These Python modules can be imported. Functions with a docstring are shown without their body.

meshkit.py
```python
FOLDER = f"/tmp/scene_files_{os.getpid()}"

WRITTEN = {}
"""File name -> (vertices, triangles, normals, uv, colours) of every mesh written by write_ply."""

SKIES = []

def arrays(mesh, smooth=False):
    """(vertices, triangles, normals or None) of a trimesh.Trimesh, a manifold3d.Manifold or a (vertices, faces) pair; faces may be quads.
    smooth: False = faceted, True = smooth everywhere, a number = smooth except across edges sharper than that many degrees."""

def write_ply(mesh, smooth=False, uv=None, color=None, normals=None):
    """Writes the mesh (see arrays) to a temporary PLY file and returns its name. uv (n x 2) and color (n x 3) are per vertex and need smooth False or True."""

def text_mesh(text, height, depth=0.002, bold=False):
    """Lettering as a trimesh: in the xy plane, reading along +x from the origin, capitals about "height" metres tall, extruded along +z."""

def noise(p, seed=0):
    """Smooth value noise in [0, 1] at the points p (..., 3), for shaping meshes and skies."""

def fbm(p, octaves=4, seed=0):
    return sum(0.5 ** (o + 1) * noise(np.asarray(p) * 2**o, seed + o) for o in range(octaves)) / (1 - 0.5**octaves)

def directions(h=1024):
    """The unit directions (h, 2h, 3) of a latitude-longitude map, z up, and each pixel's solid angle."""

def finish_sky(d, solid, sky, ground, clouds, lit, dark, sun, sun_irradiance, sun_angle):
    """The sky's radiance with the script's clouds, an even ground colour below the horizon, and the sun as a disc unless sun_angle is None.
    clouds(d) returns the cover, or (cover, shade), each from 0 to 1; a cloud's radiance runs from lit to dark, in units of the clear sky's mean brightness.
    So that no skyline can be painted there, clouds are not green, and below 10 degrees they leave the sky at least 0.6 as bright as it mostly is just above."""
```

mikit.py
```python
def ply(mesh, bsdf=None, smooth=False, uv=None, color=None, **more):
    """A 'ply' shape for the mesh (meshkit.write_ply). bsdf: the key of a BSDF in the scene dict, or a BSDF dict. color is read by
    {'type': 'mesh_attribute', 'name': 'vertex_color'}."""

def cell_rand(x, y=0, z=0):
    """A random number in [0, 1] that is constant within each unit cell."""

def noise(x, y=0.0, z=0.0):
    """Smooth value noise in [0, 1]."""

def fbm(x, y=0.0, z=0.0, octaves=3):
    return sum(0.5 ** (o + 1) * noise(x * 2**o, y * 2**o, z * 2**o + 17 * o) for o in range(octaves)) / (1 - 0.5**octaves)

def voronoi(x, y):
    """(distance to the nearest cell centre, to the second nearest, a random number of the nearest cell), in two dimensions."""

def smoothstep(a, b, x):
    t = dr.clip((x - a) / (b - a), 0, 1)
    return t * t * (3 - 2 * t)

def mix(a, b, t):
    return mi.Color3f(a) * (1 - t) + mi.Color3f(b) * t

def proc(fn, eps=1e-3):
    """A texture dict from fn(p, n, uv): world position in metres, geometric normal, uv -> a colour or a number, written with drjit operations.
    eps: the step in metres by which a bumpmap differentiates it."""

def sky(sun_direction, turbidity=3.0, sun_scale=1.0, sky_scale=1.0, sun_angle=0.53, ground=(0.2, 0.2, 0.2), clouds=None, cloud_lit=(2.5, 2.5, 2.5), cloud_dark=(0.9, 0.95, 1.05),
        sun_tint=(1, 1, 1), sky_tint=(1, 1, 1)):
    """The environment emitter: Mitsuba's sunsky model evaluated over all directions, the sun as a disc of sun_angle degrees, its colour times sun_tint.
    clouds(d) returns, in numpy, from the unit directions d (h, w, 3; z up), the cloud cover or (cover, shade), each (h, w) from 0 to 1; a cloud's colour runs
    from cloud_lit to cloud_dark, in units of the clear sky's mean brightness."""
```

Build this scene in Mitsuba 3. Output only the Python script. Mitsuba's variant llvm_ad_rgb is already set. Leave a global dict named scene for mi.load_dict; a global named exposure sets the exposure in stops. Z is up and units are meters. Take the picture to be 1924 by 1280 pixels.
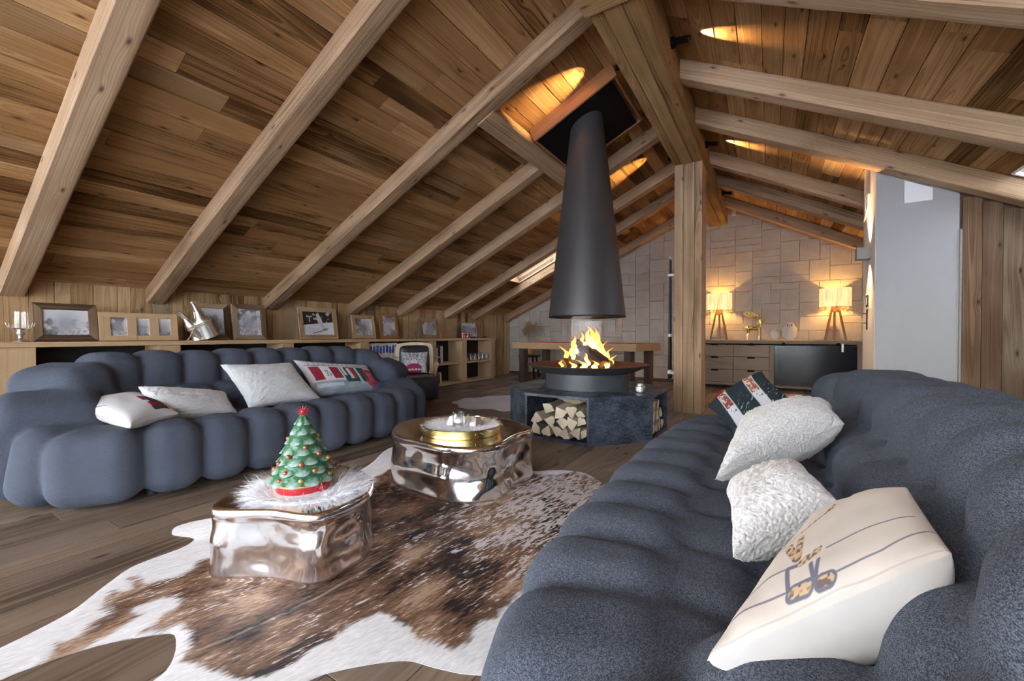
import math, random
import numpy as np, trimesh, mitsuba as mi, drjit as dr
import mikit, meshkit
from mikit import proc, noise, fbm, voronoi, cell_rand, smoothstep, mix
from shapely.geometry import Polygon, box as sbox
T = mi.ScalarTransform4f
PI = math.pi
rng = np.random.default_rng(7)
random.seed(7)
scene, labels = {'type': 'scene'}, {}

# ------------------------------------------------------------------ camera, sky, exposure
YAW, PITCH, EYE = math.radians(-31.6), math.radians(-0.7), (0.0, 0.0, 1.0)
look = [EYE[0] + math.sin(YAW)*math.cos(PITCH), EYE[1] + math.cos(YAW)*math.cos(PITCH), EYE[2] + math.sin(PITCH)]
scene['camera'] = {'type': 'perspective', 'fov': 2*math.degrees(math.atan(962/789)), 'fov_axis': 'x', 'near_clip': 0.05,
                   'to_world': T().look_at(origin=list(EYE), target=look, up=[0, 0, 1])}
def sky_clouds(d):
    c = meshkit.fbm(d*[3, 3, 6], 4, 5)
    return np.clip((c-.35)*3, 0, 1), np.clip((c-.55)*2, 0, 1)
scene['sky'] = mikit.sky((-0.5, -0.75, 0.5), turbidity=3.5, sun_scale=0.0, sky_scale=9.0, ground=(.95, .95, .97), clouds=sky_clouds,
                         cloud_lit=(2.25, 2.25, 2.32), cloud_dark=(1.15, 1.18, 1.27), sky_tint=(1.0, 1.0, 1.03))
exposure = 2.3
LAMP, SPOT, FIRE = 1.0, 1.0, 1.0

# ------------------------------------------------------------------ helpers
def taken(base):
    return base in labels or base in scene or any(k.startswith(base+'__') for k in scene)
_count = {}
def fresh(base):
    n = _count.get(base, -1) + 1
    _count[base] = n
    return base if n == 0 else f'{base}_{n:03d}'
def thing(name, label, category=None, group=None, kind=None):
    k = fresh(name)
    labels[k] = {'label': label}
    if kind: labels[k]['kind'] = kind
    elif category: labels[k]['category'] = category
    if category and not kind: labels[k]['category'] = category
    if group: labels[k]['group'] = group
    return k
def struct(name, label):
    k = fresh(name); labels[k] = {'label': label, 'kind': 'structure'}
    return k
def part(parent, name, mesh, bsdf, smooth=False, label=None, kind=None, **kw):
    k = fresh(f'{parent}__{name}')
    if isinstance(mesh, tuple) and len(mesh) == 3:
        kw['uv'] = mesh[2]; mesh = mesh[:2]
    scene[k] = mikit.ply(mesh, bsdf, smooth=smooth, **kw)
    if label or kind: labels[k] = {**({'label': label} if label else {}), **({'kind': kind} if kind else {})}
    return k
def solo(k, mesh, bsdf, smooth=False, **kw):
    if isinstance(mesh, tuple) and len(mesh) == 3:
        kw['uv'] = mesh[2]; mesh = mesh[:2]
    scene[k] = mikit.ply(mesh, bsdf, smooth=smooth, **kw)
    return k
def merge(ms):
    vs, fs, us, n = [], [], [], 0
    for m in ms:
        v, f = np.asarray(m[0], float), np.asarray(m[1], int)
        if f.shape[1] == 4: f = np.vstack([f[:, [0, 1, 2]], f[:, [0, 2, 3]]])
        vs.append(v); fs.append(f+n); n += len(v)
        if len(m) == 3: us.append(m[2])
    return (np.vstack(vs), np.vstack(fs)) + ((np.vstack(us),) if len(us) == len(ms) else ())
def unit(a):
    a = np.asarray(a, float); return a/np.linalg.norm(a)
def rotz(a):
    c, s = math.cos(a), math.sin(a); return np.array([[c, -s, 0], [s, c, 0], [0, 0, 1.]])
def rotx(a):
    c, s = math.cos(a), math.sin(a); return np.array([[1, 0, 0], [0, c, -s], [0, s, c.real]])
def roty(a):
    c, s = math.cos(a), math.sin(a); return np.array([[c, 0, s], [0, 1, 0], [-s, 0, c]])
def move(m, R=None, t=(0, 0, 0)):
    v = np.asarray(m[0], float)
    if R is not None: v = v @ np.asarray(R).T
    return (v + np.asarray(t, float),) + tuple(m[1:])
# chamfered box with a grain uv: long axis first
_CB = None
def _cb():
    global _CB
    if _CB is None:
        sg = [(x, y, z) for x in (-1, 1) for y in (-1, 1) for z in (-1, 1)]
        idx = {}; rows = []
        for i, s in enumerate(sg):
            for a in range(3):
                idx[(i, a)] = len(rows); rows.append((s, a))
        faces = []
        ci = {s: i for i, s in enumerate(sg)}
        for a in range(3):
            b, c = (a+1) % 3, (a+2) % 3
            for sa in (-1, 1):
                q = []
                for sb, sc in ((-1, -1), (1, -1), (1, 1), (-1, 1)):
                    s = [0, 0, 0]; s[a] = sa; s[b] = sb; s[c] = sc
                    q.append(idx[(ci[tuple(s)], a)])
                faces += [[q[0], q[1], q[2]], [q[0], q[2], q[3]]]
        for a in range(3):   # edges along axis a
            b, c = (a+1) % 3, (a+2) % 3
            for sb in (-1, 1):
                for sc in (-1, 1):
                    s0 = [0]*3; s1 = [0]*3
                    s0[a], s1[a] = -1, 1
                    for s in (s0, s1): s[b] = sb; s[c] = sc
                    q = [idx[(ci[tuple(s0)], b)], idx[(ci[tuple(s1)], b)], idx[(ci[tuple(s1)], c)], idx[(ci[tuple(s0)], c)]]
                    faces += [[q[0], q[1], q[2]], [q[0], q[2], q[3]]]
        for i in range(8): faces.append([idx[(i, 0)], idx[(i, 1)], idx[(i, 2)]])
        S = np.array([r[0] for r in rows], float); A = np.array([r[1] for r in rows])
        F = np.array(faces)
        base = S*(1 - .1*(np.arange(3)[None] != A[:, None]))
        n = np.cross(base[F[:, 1]]-base[F[:, 0]], base[F[:, 2]]-base[F[:, 0]])
        flip = (n*base[F].mean(1)).sum(1) < 0
        F[flip] = F[flip][:, ::-1]
        _CB = S, A, F
    return _CB
_bid = [0]
def cbox(c, size, ch=.003, R=None, bid=None, lay=0):
    """box centred at c; size (x,y,z); the grain runs along axis lay."""
    S, A, F = _cb()
    h = np.asarray(size, float)/2
    ch = min(ch, .45*h.min())
    loc = S*h - S*ch*(np.arange(3)[None] != A[:, None])
    if bid is None: _bid[0] += 1; bid = _bid[0]
    o = [lay, (lay+1) % 3, (lay+2) % 3]
    uv = np.stack([loc[:, o[0]] + .3*loc[:, o[2]]*0, bid*4 + loc[:, o[1]] + .8*loc[:, o[2]]], 1)
    v = loc if R is None else loc @ np.asarray(R).T
    return v + np.asarray(c, float), F, uv
def axes(x, z):
    x = unit(x); z = np.asarray(z, float); y = unit(np.cross(z, x)); z = np.cross(x, y)
    return np.stack([x, y, z], 1)
def bar(p0, p1, w, h, up=(0, 0, 1), ch=.003, bid=None):
    p0, p1 = np.asarray(p0, float), np.asarray(p1, float)
    return cbox((p0+p1)/2, (np.linalg.norm(p1-p0), w, h), ch, axes(p1-p0, up), bid)
def beam(p0, p1, w, h, up=(0, 0, 1), ch=.012, rough=.004, bid=None, step=.12):
    """hewn beam: p0-p1 is its axis."""
    p0, p1 = np.asarray(p0, float), np.asarray(p1, float)
    L = np.linalg.norm(p1-p0); n = max(2, int(L/step)); R = axes(p1-p0, up)
    if bid is None: _bid[0] += 1; bid = _bid[0]
    a, b = w/2, h/2
    prof = []
    for (y0, z0, y1, z1) in ((-a+ch, -b, a-ch, -b), (a, -b+ch, a, b-ch), (a-ch, b, -a+ch, b), (-a, b-ch, -a, -b+ch)):
        for t in np.linspace(0, 1, 5): prof.append((y0+(y1-y0)*t, z0+(z1-z0)*t))
    prof = np.array(prof); m = len(prof)
    per = np.concatenate([[0], np.cumsum(np.linalg.norm(np.diff(prof, axis=0), axis=1))])
    per = np.append(per, per[-1]+ch*1.41)
    P = np.vstack([prof, prof[:1]])
    u = np.linspace(-L/2, L/2, n+1)
    g = np.zeros((n+1, m+1, 3)); g[:, :, 0] = u[:, None]; g[:, :, 1:] = P[None]
    q = g.copy(); q[:, -1] = q[:, 0]
    d = (meshkit.fbm(q*[1.6, 9, 9]+[bid*3.1, 0, 0], 3, 3)-.5)*2*rough
    cen = unit(np.ones(2)); nr = P/np.linalg.norm(P, axis=1, keepdims=True)
    g[:, :, 1:] += d[..., None]*nr[None]
    uv = np.stack([np.repeat(u[:, None], m+1, 1), np.repeat((bid*4+per-per[-1]/2)[None], n+1, 0)], -1).reshape(-1, 2)
    v = g.reshape(-1, 3); k = m+1
    i, j = np.meshgrid(np.arange(n), np.arange(m), indexing='ij')
    f = np.stack([i*k+j, (i+1)*k+j, (i+1)*k+j+1, i*k+j+1], -1).reshape(-1, 4)
    f = f[:, ::-1]
    vs, fs, us = [v], [np.vstack([f[:, [0, 1, 2]], f[:, [0, 2, 3]]])], [uv]
    nn = len(v)
    for e in (0, n):
        ring = g[e, :m]; c = ring.mean(0)
        vs.append(np.vstack([ring, c])); us.append(np.stack([np.full(m+1, .0)+np.append(ring[:, 2], c[2])*.2, bid*4+np.append(ring[:, 1], c[1])], 1))
        jj = np.arange(m); tri = np.stack([jj, (jj+1) % m, np.full(m, m)], 1)+nn
        fs.append(tri[:, ::-1] if e == 0 else tri); nn += m+1
    return np.vstack(vs) @ R.T + (p0+p1)/2, np.vstack(fs), np.vstack(us)
def lathe(prof, n=48, close=True):
    prof = np.asarray(prof, float); m = len(prof)
    a = np.arange(n)*2*PI/n
    v = np.stack([prof[:, None, 0]*np.cos(a), prof[:, None, 0]*np.sin(a), np.repeat(prof[:, None, 1], n, 1)], -1).reshape(-1, 3)
    i, j = np.meshgrid(np.arange(m-1), np.arange(n), indexing='ij')
    f = np.stack([i*n+j, i*n+(j+1) % n, (i+1)*n+(j+1) % n, (i+1)*n+j], -1).reshape(-1, 4)
    return v, np.vstack([f[:, [0, 1, 2]], f[:, [0, 2, 3]]])
def tube(pts, r, sides=10, cap=True):
    p = np.asarray(pts, float); r = np.broadcast_to(np.asarray(r, float), (len(p),))
    t = np.gradient(p, axis=0); t /= np.linalg.norm(t, axis=1, keepdims=True)+1e-12
    ref = np.array([0, 0, 1.]) if abs(t[0, 2]) < .9 else np.array([1., 0, 0])
    a = np.zeros_like(p); a[0] = unit(np.cross(t[0], ref))
    for i in range(1, len(p)):
        x = a[i-1]-t[i]*(a[i-1] @ t[i]); a[i] = unit(x)
    b = np.cross(t, a); an = np.arange(sides)*2*PI/sides
    v = p[:, None]+r[:, None, None]*(np.cos(an)[None, :, None]*a[:, None]+np.sin(an)[None, :, None]*b[:, None])
    i, j = np.meshgrid(np.arange(len(p)-1), np.arange(sides), indexing='ij')
    q = np.stack([i*sides+j, i*sides+(j+1) % sides, (i+1)*sides+(j+1) % sides, (i+1)*sides+j], -1).reshape(-1, 4)
    f = [q[:, [0, 1, 2]], q[:, [0, 2, 3]]]; v = v.reshape(-1, 3)
    if cap:
        n = len(v); v = np.vstack([v, p[0], p[-1]]); jj = np.arange(sides); l = (len(p)-1)*sides
        f += [np.stack([(jj+1) % sides, jj, np.full(sides, n)], 1), np.stack([l+jj, l+(jj+1) % sides, np.full(sides, n+1)], 1)]
    return v, np.vstack(f)
def ball(c, r, sub=2):
    m = trimesh.creation.icosphere(subdivisions=sub)
    return m.vertices*np.asarray(r)+np.asarray(c), m.faces
def extrude(poly, h):
    m = trimesh.creation.extrude_polygon(poly, h, engine='earcut')
    return np.array(m.vertices), np.array(m.faces)
def surface_nets(F, o, h):
    """closed mesh of the zero level (negative inside) of the grid F."""
    I = F < 0
    nx, ny, nz = F.shape
    acc = np.zeros((nx-1, ny-1, nz-1, 3), np.float32); cnt = np.zeros((nx-1, ny-1, nz-1), np.float32)
    for ax in range(3):
        b, c = (ax+1) % 3, (ax+2) % 3
        for sb in (0, 1):
            for sc in (0, 1):
                lo = [None]*3; hi = [None]*3
                for k, s in ((b, sb), (c, sc)):
                    lo[k] = hi[k] = slice(s, F.shape[k]-1+s)
                lo[ax], hi[ax] = slice(0, F.shape[ax]-1), slice(1, F.shape[ax])
                f0, f1 = F[tuple(lo)], F[tuple(hi)]
                m = (f0 < 0) != (f1 < 0)
                t = np.where(m, f0/np.where(m, f0-f1, 1), 0)
                acc[..., ax] += np.where(m, t, 0); acc[..., b] += m*sb; acc[..., c] += m*sc
                cnt += m
    on = cnt > 0
    ids = np.full(on.shape, -1, np.int64); ids[on] = np.arange(on.sum())
    g = np.argwhere(on)
    v = (g + acc[on]/cnt[on][:, None])*h + o
    faces = []
    for ax in range(3):
        b, c = (ax+1) % 3, (ax+2) % 3
        sl0 = [slice(None)]*3; sl1 = [slice(None)]*3
        sl0[ax], sl1[ax] = slice(0, -1), slice(1, None)
        cr = I[tuple(sl0)] != I[tuple(sl1)]
        w = np.argwhere(cr); s = I[tuple(sl0)][cr]
        ok = (w[:, b] > 0) & (w[:, c] > 0) & (w[:, b] < F.shape[b]-1) & (w[:, c] < F.shape[c]-1)
        w, s = w[ok], s[ok]
        def at(db, dc):
            k = w.copy(); k[:, b] -= db; k[:, c] -= dc
            return ids[k[:, 0], k[:, 1], k[:, 2]]
        q = np.stack([at(1, 1), at(0, 1), at(0, 0), at(1, 0)], 1)
        q[~s] = q[~s][:, ::-1]
        faces.append(q)
    q = np.vstack(faces)
    return v, np.vstack([q[:, [0, 1, 2]], q[:, [0, 2, 3]]])
def sdf_box(p, h, r):
    q = np.abs(p)-np.asarray(h)+r
    return np.linalg.norm(np.maximum(q, 0), axis=-1)+np.minimum(q.max(-1), 0)-r
def smooth_body(prims, lo, hi, h, k):
    """prims: (centre, rotation, fn(p)->distance, reach). Smooth union of them all."""
    lo, hi = np.array(lo, float), np.array(hi, float)
    n = np.ceil((hi-lo)/h).astype(int)+1
    E = np.zeros(n, np.float64)
    for c, R, fn, reach in prims:
        a = np.maximum(np.floor((c-reach-lo)/h).astype(int), 0); b = np.minimum(np.ceil((c+reach-lo)/h).astype(int)+1, n)
        gx = [lo[i]+h*np.arange(a[i], b[i]) for i in range(3)]
        P = np.stack(np.meshgrid(*gx, indexing='ij'), -1)-c
        d = fn(P @ R)
        E[a[0]:b[0], a[1]:b[1], a[2]:b[2]] += np.exp(-np.clip(d/k, -40, 40))
    F = -k*np.log(np.maximum(E, 1e-20))
    return surface_nets(F.astype(np.float32), lo, h)
def vnormals(v, f):
    n = np.zeros_like(v); fn = np.cross(v[f[:, 1]]-v[f[:, 0]], v[f[:, 2]]-v[f[:, 0]])
    for k in range(3): np.add.at(n, f[:, k], fn)
    return n/np.maximum(np.linalg.norm(n, axis=1, keepdims=True), 1e-12)
def relax(v, f, it=3, a=.5):
    e = np.vstack([f[:, [0, 1]], f[:, [1, 2]], f[:, [2, 0]]])
    for _ in range(it):
        s = np.zeros_like(v); c = np.zeros(len(v))
        np.add.at(s, e[:, 0], v[e[:, 1]]); np.add.at(c, e[:, 0], 1)
        v = v*(1-a)+a*s/c[:, None]
    return v
def lin(r, g, b):
    return tuple(((x/255+.055)/1.055)**2.4 if x > 10 else x/255/12.92 for x in (r, g, b))

# ------------------------------------------------------------------ materials
def wood(dark, mid, light, grey=None, seed=0, spread=.5, ring=70., knots=True, contrast=1.0, greyness=.5):
    def fn(p, n, uv):
        bid = dr.floor(uv.y*.25+.5); v = uv.y-4*bid; u = uv.x+cell_rand(bid, seed+3)*90
        r1, r2 = cell_rand(bid, seed), cell_rand(bid, seed+1)
        v0 = (cell_rand(bid, seed+2)-.5)*.16
        bend = noise(u*.55, bid*1.7, seed)-.5
        k = mi.Float(0); kd = mi.Float(0)
        if knots:
            d1, d2, cr = voronoi(u*2.6, v*7+bid*3.1)
            d = d1*dr.select(cr > .72, 1., 9.)
            k = dr.exp(-dr.square(d/.075)); kd = dr.exp(-dr.square(d/.22))
        w = dr.sqrt(dr.square(v-v0+bend*.11)+dr.square(.10*noise(u*.8, bid*2.3)))+.016*kd+.003*noise(u*3, v*25, bid)
        ph = w*ring*1.3; ln = ph-dr.floor(ph)
        line = dr.power(ln, 2.5)*(1-smoothstep(.9, 1., ln))
        s = noise(w*ring*2.4, u*.5, bid)
        fine = noise(v*300, u*4.0, bid*1.3)
        blot = fbm(u*2.2, v*9, bid*.7+seed, 2)
        t = .56+contrast*(.45*(s-.5)+.28*(fine-.5)+.7*(blot-.5)-.26*line)+spread*(r1-.5)
        c = mix(mix(dark, mid, smoothstep(.05, .52, t)), light, smoothstep(.5, 1.0, t))
        if grey is not None: c = mix(c, mi.Color3f(grey)*(.55+.9*t), smoothstep(1-greyness-.1, 1.1-greyness*.4, r2*.7+.5*(blot-.25))*.8)
        return c*(1-.8*k)
    return fn
def wood_bsdf(name, rough, spec, *a, **k):
    scene[name] = {'type': 'twosided', 'bsdf': {'type': 'principled', 'base_color': proc(wood(*a, **k)), 'roughness': rough, 'specular': spec}}
wood_bsdf('m_ceiling', .88, .08, (.070, .031, .011), (.30, .155, .060), (.54, .325, .150), (.28, .19, .11), seed=11, spread=.62, contrast=.66, greyness=.18)
wood_bsdf('m_beam', .7, .25, (.15, .088, .045), (.39, .25, .142), (.55, .39, .245), None, seed=23, spread=.3, ring=55, contrast=.85)
wood_bsdf('m_ridge', .85, .1, (.10, .052, .02), (.30, .175, .072), (.44, .285, .14), None, seed=29, spread=.3, ring=55, contrast=.8)
wood_bsdf('m_kneewall', .7, .25, (.10, .05, .02), (.44, .275, .13), (.64, .46, .26), (.28, .22, .15), seed=31, spread=.55, contrast=.7, greyness=.28)
wood_bsdf('m_oldwall', .7, .2, (.035, .016, .008), (.105, .056, .029), (.25, .155, .09), (.20, .15, .10), seed=37, spread=.6, contrast=.75, greyness=.4)
wood_bsdf('m_floor', .42, .35, (.068, .045, .030), (.165, .116, .079), (.25, .183, .128), (.18, .14, .11), seed=41, spread=.5, ring=45, contrast=.6, greyness=.3)
wood_bsdf('m_oak', .55, .3, (.33, .20, .10), (.50, .33, .18), (.60, .43, .26), None, seed=43, spread=.15, ring=60, contrast=.5, knots=False)
wood_bsdf('m_greyoak', .55, .3, (.16, .115, .075), (.26, .19, .13), (.34, .26, .18), None, seed=47, spread=.15, ring=60, contrast=.5, knots=False)
wood_bsdf('m_frame', .65, .25, (.05, .027, .013), (.17, .10, .055), (.36, .24, .14), (.20, .16, .12), seed=53, spread=.9, contrast=.7, greyness=.3, knots=False)
wood_bsdf('m_redpine', .6, .3, (.16, .06, .02), (.30, .13, .05), (.42, .20, .09), None, seed=61, spread=.2, contrast=.6, knots=False)
wood_bsdf('m_darkwood', .55, .3, (.05, .03, .022), (.10, .062, .048), (.16, .105, .08), None, seed=59, spread=.2, contrast=.6, knots=False)

def flat(name, color, rough=.5, spec=.4, metallic=0., **k):
    scene[name] = {'type': 'twosided', 'bsdf': {'type': 'principled', 'base_color': {'type': 'rgb', 'value': list(color)}, 'roughness': rough, 'specular': spec, 'metallic': metallic, **k}}
def procm(name, fn, rough=.6, spec=.3, bump=None, bscale=.001, beps=.001, **k):
    b = {'type': 'principled', 'base_color': proc(fn), 'roughness': rough, 'specular': spec, **k}
    if bump is not None: b = {'type': 'bumpmap', 'tex': proc(bump, beps), 'scale': bscale, 'bsdf': b}
    scene[name] = {'type': 'twosided', 'bsdf': b}
flat('m_black_steel', (.040, .037, .037), .42, .5)
flat('m_plinth', (.050, .053, .058), .45, .5)
flat('m_door_black', (.006, .008, .012), .22, .5)
flat('m_black_matte', (.006, .005, .005), .8, .15)
flat('m_black_plain', (.012, .012, .013), .55, .4)
flat('m_leather', (.016, .018, .021), .34, .6)
flat('m_white_wall', (.36, .355, .355), .9, .1)
flat('m_plaster_warm', (.56, .47, .38), .9, .1)
flat('m_white', (.78, .78, .79), .6, .3)
flat('m_grey_metal', (.24, .22, .20), .5, .5)
flat('m_steel_edge', (.16, .17, .19), .45, .5)
flat('m_red_felt', (.42, .02, .03), .95, .05)
flat('m_rope', (.46, .38, .25), .9, .1)
flat('m_fur', (.74, .735, .74), .9, .05)
flat('m_cream_fur', (.72, .58, .38), .9, .05)
flat('m_red', (.42, .025, .03), .3, .5)
flat('m_book_white', (.66, .60, .54), .7, .2)
flat('m_book_blue', (.07, .10, .42), .6, .3)
flat('m_book_dark', (.03, .035, .06), .6, .3)
flat('m_tan_book', (.55, .36, .22), .6, .3)
flat('m_glaze_red', (.45, .02, .03), .2, .6)
flat('m_glaze_gold', (.75, .50, .15), .25, .5, .6)
flat('m_glaze_green', (.10, .22, .10), .2, .6)
flat('m_copper_ball', (.55, .14, .07), .18, .6, .5)
flat('m_owl', (.62, .56, .48), .8, .2)
flat('m_eye', (.02, .015, .01), .3, .5)
flat('m_pampas', (.36, .24, .12), .9, .05)
flat('m_amber', (.55, .28, .05), .15, .6)
flat('m_white_gloss', (.8, .8, .8), .25, .5)
flat('m_blond_wood', (.62, .50, .34), .5, .35)
scene['m_chrome'] = {'type': 'roughconductor', 'material': 'Al', 'alpha': .008, 'distribution': 'ggx'}
scene['m_silver'] = {'type': 'roughconductor', 'material': 'Ag', 'alpha': .12, 'distribution': 'ggx'}
scene['m_silver_dull'] = {'type': 'roughconductor', 'material': 'Ag', 'alpha': .2, 'specular_reflectance': {'type': 'rgb', 'value': [.5, .48, .47]}}
scene['m_brass'] = {'type': 'roughconductor', 'material': 'Au', 'alpha': .14, 'specular_reflectance': {'type': 'rgb', 'value': [.66, .62, .60]}}
scene['m_gold'] = {'type': 'roughconductor', 'material': 'Au', 'alpha': .10}
scene['m_glass'] = {'type': 'thindielectric', 'int_ior': 1.5}
scene['m_fire_glass'] = {'type': 'thindielectric', 'int_ior': 1.2}
scene['m_clear'] = {'type': 'dielectric', 'int_ior': 1.5}
scene['m_mirror_tray'] = {'type': 'roughconductor', 'material': 'Ag', 'alpha': .08, 'specular_reflectance': {'type': 'rgb', 'value': [.75, .85, .84]}}
def fabric(p, n, uv):
    a = noise(p.x*560, p.y*560, p.z*560); b = noise(p.x*1150, p.y*1150, p.z*1150); c = noise(p.x*5, p.y*5, p.z*5)
    t = smoothstep(.22, .88, .55*a+.45*b)
    return mix((.026, .031, .043), (.132, .146, .178), t)*(.9+.2*c)
procm('m_fabric', fabric, .95, .1, bump=lambda p, n, uv: noise(p.x*380, p.y*380, p.z*380), bscale=.0007, beps=.0008, sheen=.35, sheen_tint=.3)
def boucle(p, n, uv):
    a = noise(p.x*260, p.y*260, p.z*260)
    return mix((.50, .488, .47), (.66, .65, .635), smoothstep(.2, .7, a))
procm('m_boucle', boucle, .95, .1, bump=lambda p, n, uv: noise(p.x*150, p.y*150, p.z*150), bscale=.004, beps=.002, sheen=.5)
def slate(p, n, uv):
    a = fbm(p.x*9, p.y*9, p.z*9, 3); b = noise(p.x*60, p.y*60, p.z*60)
    return mix((.022, .027, .036), (.075, .092, .122), smoothstep(.25, .8, .7*a+.3*b))
procm('m_slate', slate, .38, .45)
def tile(p, n, uv):
    bid = dr.floor(uv.y*.25+.5)
    r = cell_rand(bid, 5); q = cell_rand(bid, 6) > .5
    a = fbm(p.x*7, p.y*7, p.z*7+bid, 3)
    s = dr.select(q, noise(p.x*160, p.z*9, bid), noise(p.x*9, p.z*160, bid))
    return mix((.41, .355, .30), (.54, .485, .425), smoothstep(.05, 1.0, .55*a+.28*s+.17*r))
procm('m_tile', tile, .75, .2)
def rust(p, n, uv):
    a = fbm(p.x*14, p.y*14, p.z*14, 3)
    return mix((.05, .022, .012), (.17, .075, .035), a)
procm('m_rust', rust, .6, .3)

# ------------------------------------------------------------------ the room
KX, RX, Y0, YB = -5.85, 3.4, -2.6, 9.4
SL, SR = .468, .519
zL = lambda x: 1.51+SL*(x-KX)
zR = lambda x: 3.60-SR*(x+.74)
XA = -.91
NL, NR = unit((-SL, 0, 1)), unit((SR, 0, 1))
DL, DR = unit((1, 0, SL)), unit((1, 0, -SR))
OL, OR = np.array([KX, 0, 1.51]), np.array([XA, 0, zR(XA)])
cL, cR = math.hypot(1, SL), math.hypot(1, SR)
# skylights as (x0, x1, y0, y1)
SKY_L = [(-4.57, -3.30, 6.98, 7.72)]
SKY_R = [(1.69, 2.80, 4.42, 5.14), (1.45, 2.9, 6.72, 7.40)]
def sub_intervals(a, b, cuts):
    out = [(a, b)]
    for c0, c1 in cuts:
        nx = []
        for p, q in out:
            if c1 <= p or c0 >= q: nx.append((p, q)); continue
            if c0 > p: nx.append((p, c0))
            if c1 < q: nx.append((c1, q))
        out = nx
    return out
def courses(total, lo, hi, fixed):
    """board edges over [0,total] with the fixed positions among them."""
    marks = sorted({0., total, *[f for f in fixed if 0 < f < total]})
    out = [0.]
    for a, b in zip(marks[:-1], marks[1:]):
        n = max(1, round((b-a)/((lo+hi)/2)))
        w = rng.uniform(lo, hi, n); w *= (b-a)/w.sum()
        out += list(a+np.cumsum(w))
    return out
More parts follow.
